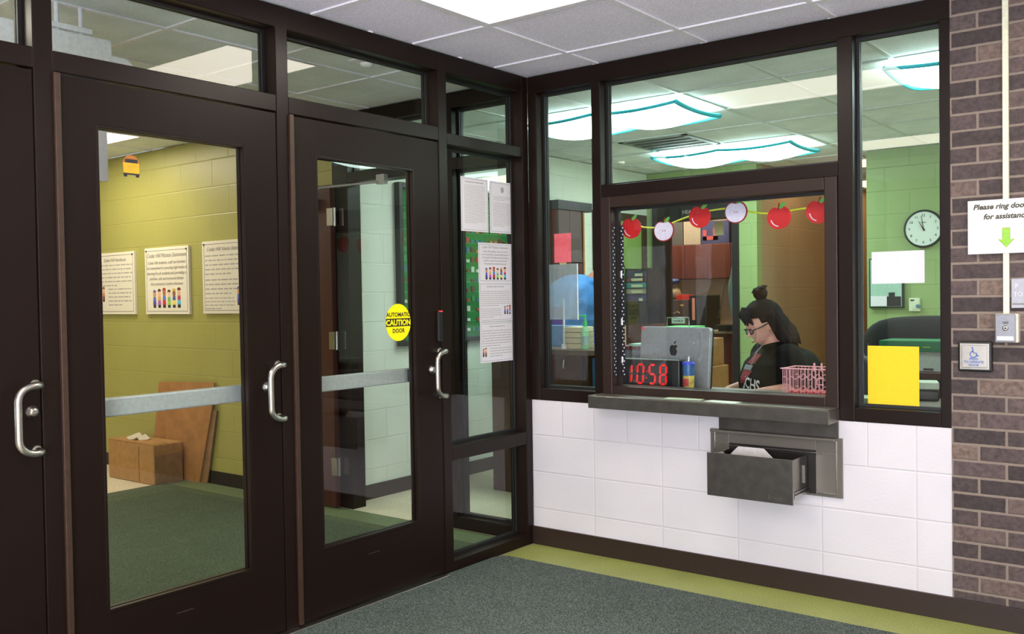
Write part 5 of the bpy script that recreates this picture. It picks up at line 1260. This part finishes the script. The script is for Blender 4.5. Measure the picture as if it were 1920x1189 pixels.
# lengths to the shoulder, behind the ear
for i in range(13):
    a = math.radians(112 + 136 * i / 12); x, y = 0.098 * math.cos(a), 0.088 * math.sin(a)
    fl = 1.25 + 0.12 * math.sin(i * 3.1)
    h.tube([(x * .8, y * .9, 0.05), (x * 1.05, y * 1.05, -0.03), (x * 1.12, y * 1.1, -0.09), (x * fl * 1.10, y * fl * 1.05, -0.125 - 0.02 * math.sin(i * 1.9)), (x * fl * 1.15, y * fl * 1.08, -0.158 - 0.02 * math.sin(i * 2.9))], [0.035, 0.038, 0.036, 0.026, 0.004], 10)
h.v = [tuple(TH @ Vector(v)) for v in h.v]
part('hair', h, hairm, t)
e_ = MB()
for i in range(16):
    a = math.radians(115 + 130 * i / 15); x, y = 0.125 * math.cos(a), 0.108 * math.sin(a); q = 0.015 * math.sin(i * 2.3)
    e_.tube([(x, y, -0.06 + q), (x * 1.12, y * 1.08, -0.115 + q), (x * 1.16, y * 1.12, -0.172 + q)], [0.018, 0.022, 0.004], 8)
e_.v = [tuple(TH @ Vector(v)) for v in e_.v]
part('hair_ends', e_, hair_tip, t, 0, 'lighter reddish brown hair ends')
k = MB().ball((-0.055, 0, 0.165), (0.042, 0.038, 0.040), 16, 10, 0, strands).tube([(-0.05, 0, 0.11), (-0.055, 0, 0.15)], [0.03, 0.016], 10)
for i in range(6):
    a = i * 1.05; k.tube([(-0.055, 0, 0.17), (-0.055 + 0.03 * math.cos(a), 0.03 * math.sin(a), 0.195), (-0.06 + 0.05 * math.cos(a), 0.045 * math.sin(a), 0.185)], [0.014, 0.010, 0.003], 6)
k.v = [tuple(TH @ Vector(v)) for v in k.v]; part('top_knot', k, hair_tip, t, 0, 'reddish brown top knot')
part('hair_tie', MB().lathe([(0.021, 0), (0.021, 0.008)], TH @ Vector((-0.053, 0, 0.128)), TH.to_3x3() @ Vector((0, 0, 1)), 14), white_dot, t)
gl = MB()
for s in (-1, 1):
    gl.tube([TH @ Vector((0.103 - 0.012 * abs(math.cos(a)), s * 0.033 + 0.022 * math.cos(a), -0.002 + 0.015 * math.sin(a))) for a in [2 * math.pi * q / 16 for q in range(17)]], 0.0034, 6)
    gl.tube([TH @ Vector((0.088, s * 0.056, 0.004)), TH @ Vector((0.05, s * 0.079, 0.004)), TH @ Vector((-0.005, s * 0.084, 0.008))], 0.0036, 6)
gl.tube([TH @ Vector((0.106, -0.012, 0)), TH @ Vector((0.110, 0, 0.002)), TH @ Vector((0.106, 0.012, 0))], 0.0022, 6)
part('eyeglasses', gl, black, t)
for s in (-1, 1):
    part('eye', MB().ball(TH @ Vector((0.082, s * 0.032, 0.0)), (0.011, 0.011, 0.008), 12, 8), flat('eye_white', '#cfc8c0', 0.3), t)
part('lips', MB().tube([TH @ Vector((0.092, -0.02, -0.068)), TH @ Vector((0.101, 0, -0.067)), TH @ Vector((0.092, 0.02, -0.068))], [0.002, 0.005, 0.002], 8), flat('lip_colour', '#a05a54', 0.5), t)
part('lanyard', MB().tube([T @ Vector(p) for p in ((0.135, 0.035, 1.10), (0.185, 0.045, 1.05), (0.205, 0.05, 1.0), (0.215, 0.03, 0.975))], 0.003, 6), grey_ink, t)
# print on the shirt, projected on the cloth
bv = BVHTree.FromPolygons([tuple(v.co) for v in SH.vertices], [tuple(p.vertices) for p in SH.polygons])
def decal(name, pts_faces, mat_, lift):
    """local chest plane (y across, z up) pushed onto the shirt along a slanted direction"""
    dirv = Vector((-1, -0.55, 0)).normalized(); out = []
    for (a, z) in pts_faces[0]:
        o_ = Vector((0.6, 0.33 + 0.0, z)) + Vector((-0.55, 1, 0)).normalized() * 0 + Vector((-0.482, 0.876, 0)) * a
        hit = bv.ray_cast(o_, dirv, 3.0)
        p = hit[0] if hit[0] else Vector((0.2, 0.05, z))
        out.append(T @ (p - dirv * lift))
    part(name, MB().add(out, pts_faces[1]), mat_, t)
def quadgrid(poly, nx=10, nz=8):
    (a0, z0), (a1, z1), (a2, z2), (a3, z3) = poly; vs = []; fs = []
    for j in range(nz + 1):
        for i in range(nx + 1):
            u, w_ = i / nx, j / nz
            vs.append(((a0 * (1 - u) + a1 * u) * (1 - w_) + (a3 * (1 - u) + a2 * u) * w_, (z0 * (1 - u) + z1 * u) * (1 - w_) + (z3 * (1 - u) + z2 * u) * w_))
    for j in range(nz):
        for i in range(nx): q = j * (nx + 1) + i; fs.append((q, q + 1, q + nx + 2, q + nx + 1))
    return vs, fs
rp = flat('shirt_print_red', '#7c1c1e', 0.8, grain=0.4, gscale=40); gp_ = flat('shirt_print_grey', '#7a7f82', 0.8); wp = flat('shirt_print_white', '#d6d6d6', 0.8)
DEC = -0.085
decal('shirt_print', quadgrid([(DEC - 0.035, 0.985), (DEC + 0.045, 0.985), (DEC + 0.06, 1.035), (DEC - 0.015, 1.04)]), rp, 0.003)
decal('shirt_print', quadgrid([(DEC - 0.065, 0.950), (DEC + 0.03, 0.950), (DEC + 0.04, 0.978), (DEC - 0.055, 0.978)]), gp_, 0.0035)
decal('shirt_print', quadgrid([(DEC - 0.06, 0.87), (DEC + 0.0, 0.88), (DEC + 0.045, 0.948), (DEC - 0.065, 0.948)]), rp, 0.003)
tm_ = text_mb('JCHS', 0.075, (0, 0, 0), (1, 0, 0), (0, 1, 0), 'LEFT', 0.0014, 0.15)
decal('shirt_lettering', ([(DEC - 0.015 + v[0] * 0.85, 0.865 + v[1] * (1 + 2.2 * max(0, v[0])) - v[0] * 0.22) for v in tm_.v], tm_.f), wp, 0.005)
# her chair
t = thing('office_chair', 'black office chair behind the clerk', 'chair', (1.32, 1.16, 0))
Mc = Matrix.Translation((1.175, 1.02, 0)) @ Matrix.Rotation(RW, 4, 'Z')
def cb(x0, x1, y0, y1, z0, z1): return MB().box(x0, x1, y0, y1, z0, z1, 0, Mc)
part('backrest', MB().prism(rr(0.42, 0.44, 0.09, 6), Mc @ Vector((-0.25, 0.06, 0.80)), Mc.to_3x3() @ Vector((0, 1, 0)), (0, 0, 1), Mc.to_3x3() @ Vector((-1, 0, 0)), 0.06), dark, t, 0.015)
part('seat', cb(-0.12, 0.32, -0.25, 0.25, 0.30, 0.36), dark, t, 0.02)
part('post', MB().tube([Mc @ Vector((-0.29, 0, 0.62)), Mc @ Vector((-0.28, 0, 0.36)), Mc @ Vector((-0.05, 0, 0.33))], 0.02, 8).tube([Mc @ Vector((-0.05, 0, 0.08)), Mc @ Vector((-0.05, 0, 0.31))], 0.028, 10), black, t)
for k in range(5):
    a = 2 * math.pi * k / 5; p0 = Mc @ Vector((-0.05, 0, 0.08)); p1 = p0 + Vector((0.26 * math.cos(a), 0.26 * math.sin(a), -0.03))
    part('leg', MB().tube([p0, p1], 0.018, 8).ball(p1 + Vector((0, 0, -0.023)), 0.026, 10, 6), black, t)
# person behind the mullion in a blue shirt
t, T, HR, SH = figure((-0.98, 1.85, 0), math.radians(8), 'person in a blue shirt standing behind the desk, head hidden by the window mullion',
    (-0.22, 0, 0.93), (0.00, 0, 1.32), (0.19, 0, 1.50), (0.33, 0, 1.615), math.radians(14), (0.02, 0.25, 1.12), (0.08, 0.22, 0.92), (-0.04, -0.27, 1.12), (0.04, -0.25, 0.90),
    ((-0.12, 0.11, 0.50), (-0.10, -0.11, 0.50)), ((-0.10, 0.12, 0.09), (-0.08, -0.12, 0.09)), flat('blue_shirt', '#3f7fc4', 0.8, grain=0.15, gscale=6, bump=0.3), 1.12, 1.3, 0.16, long=True)
TH = T @ HR
h = MB().ball((-0.015, 0, 0.02), (0.108, 0.086, 0.115), 28, 18, 0, lambda p, d: Vector((min(p.x, 0.03) if d.z < 0.3 and d.x > 0.2 else p.x, p.y, p.z if d.z > -0.5 else p.z * .8)))
h.v = [tuple(TH @ Vector(v)) for v in h.v]; part('hair', h, flat('brown_hair', '#33241c', 0.6), t)
gl = MB()
for s in (-1, 1):
    gl.tube([TH @ Vector((0.100, s * 0.033 + 0.022 * math.cos(a), -0.002 + 0.015 * math.sin(a))) for a in [2 * math.pi * q / 14 for q in range(15)]], 0.0022, 6)
    gl.tube([TH @ Vector((0.098, s * 0.056, 0.004)), TH @ Vector((-0.005, s * 0.082, 0.008))], 0.0022, 6)
part('eyeglasses', gl, black, t)
part('trousers', as_mb(skin_mesh([(-0.22, 0, 0.93), (-0.20, 0.10, 0.88), (-0.12, 0.11, 0.5), (-0.10, 0.12, 0.12), (-0.20, -0.10, 0.88), (-0.10, -0.11, 0.5), (-0.08, -0.12, 0.12)], [(0, 1), (1, 2), (2, 3), (0, 4), (4, 5), (5, 6)], [0.17, 0.12, 0.09, 0.075, 0.12, 0.09, 0.075]), T), dark, t)
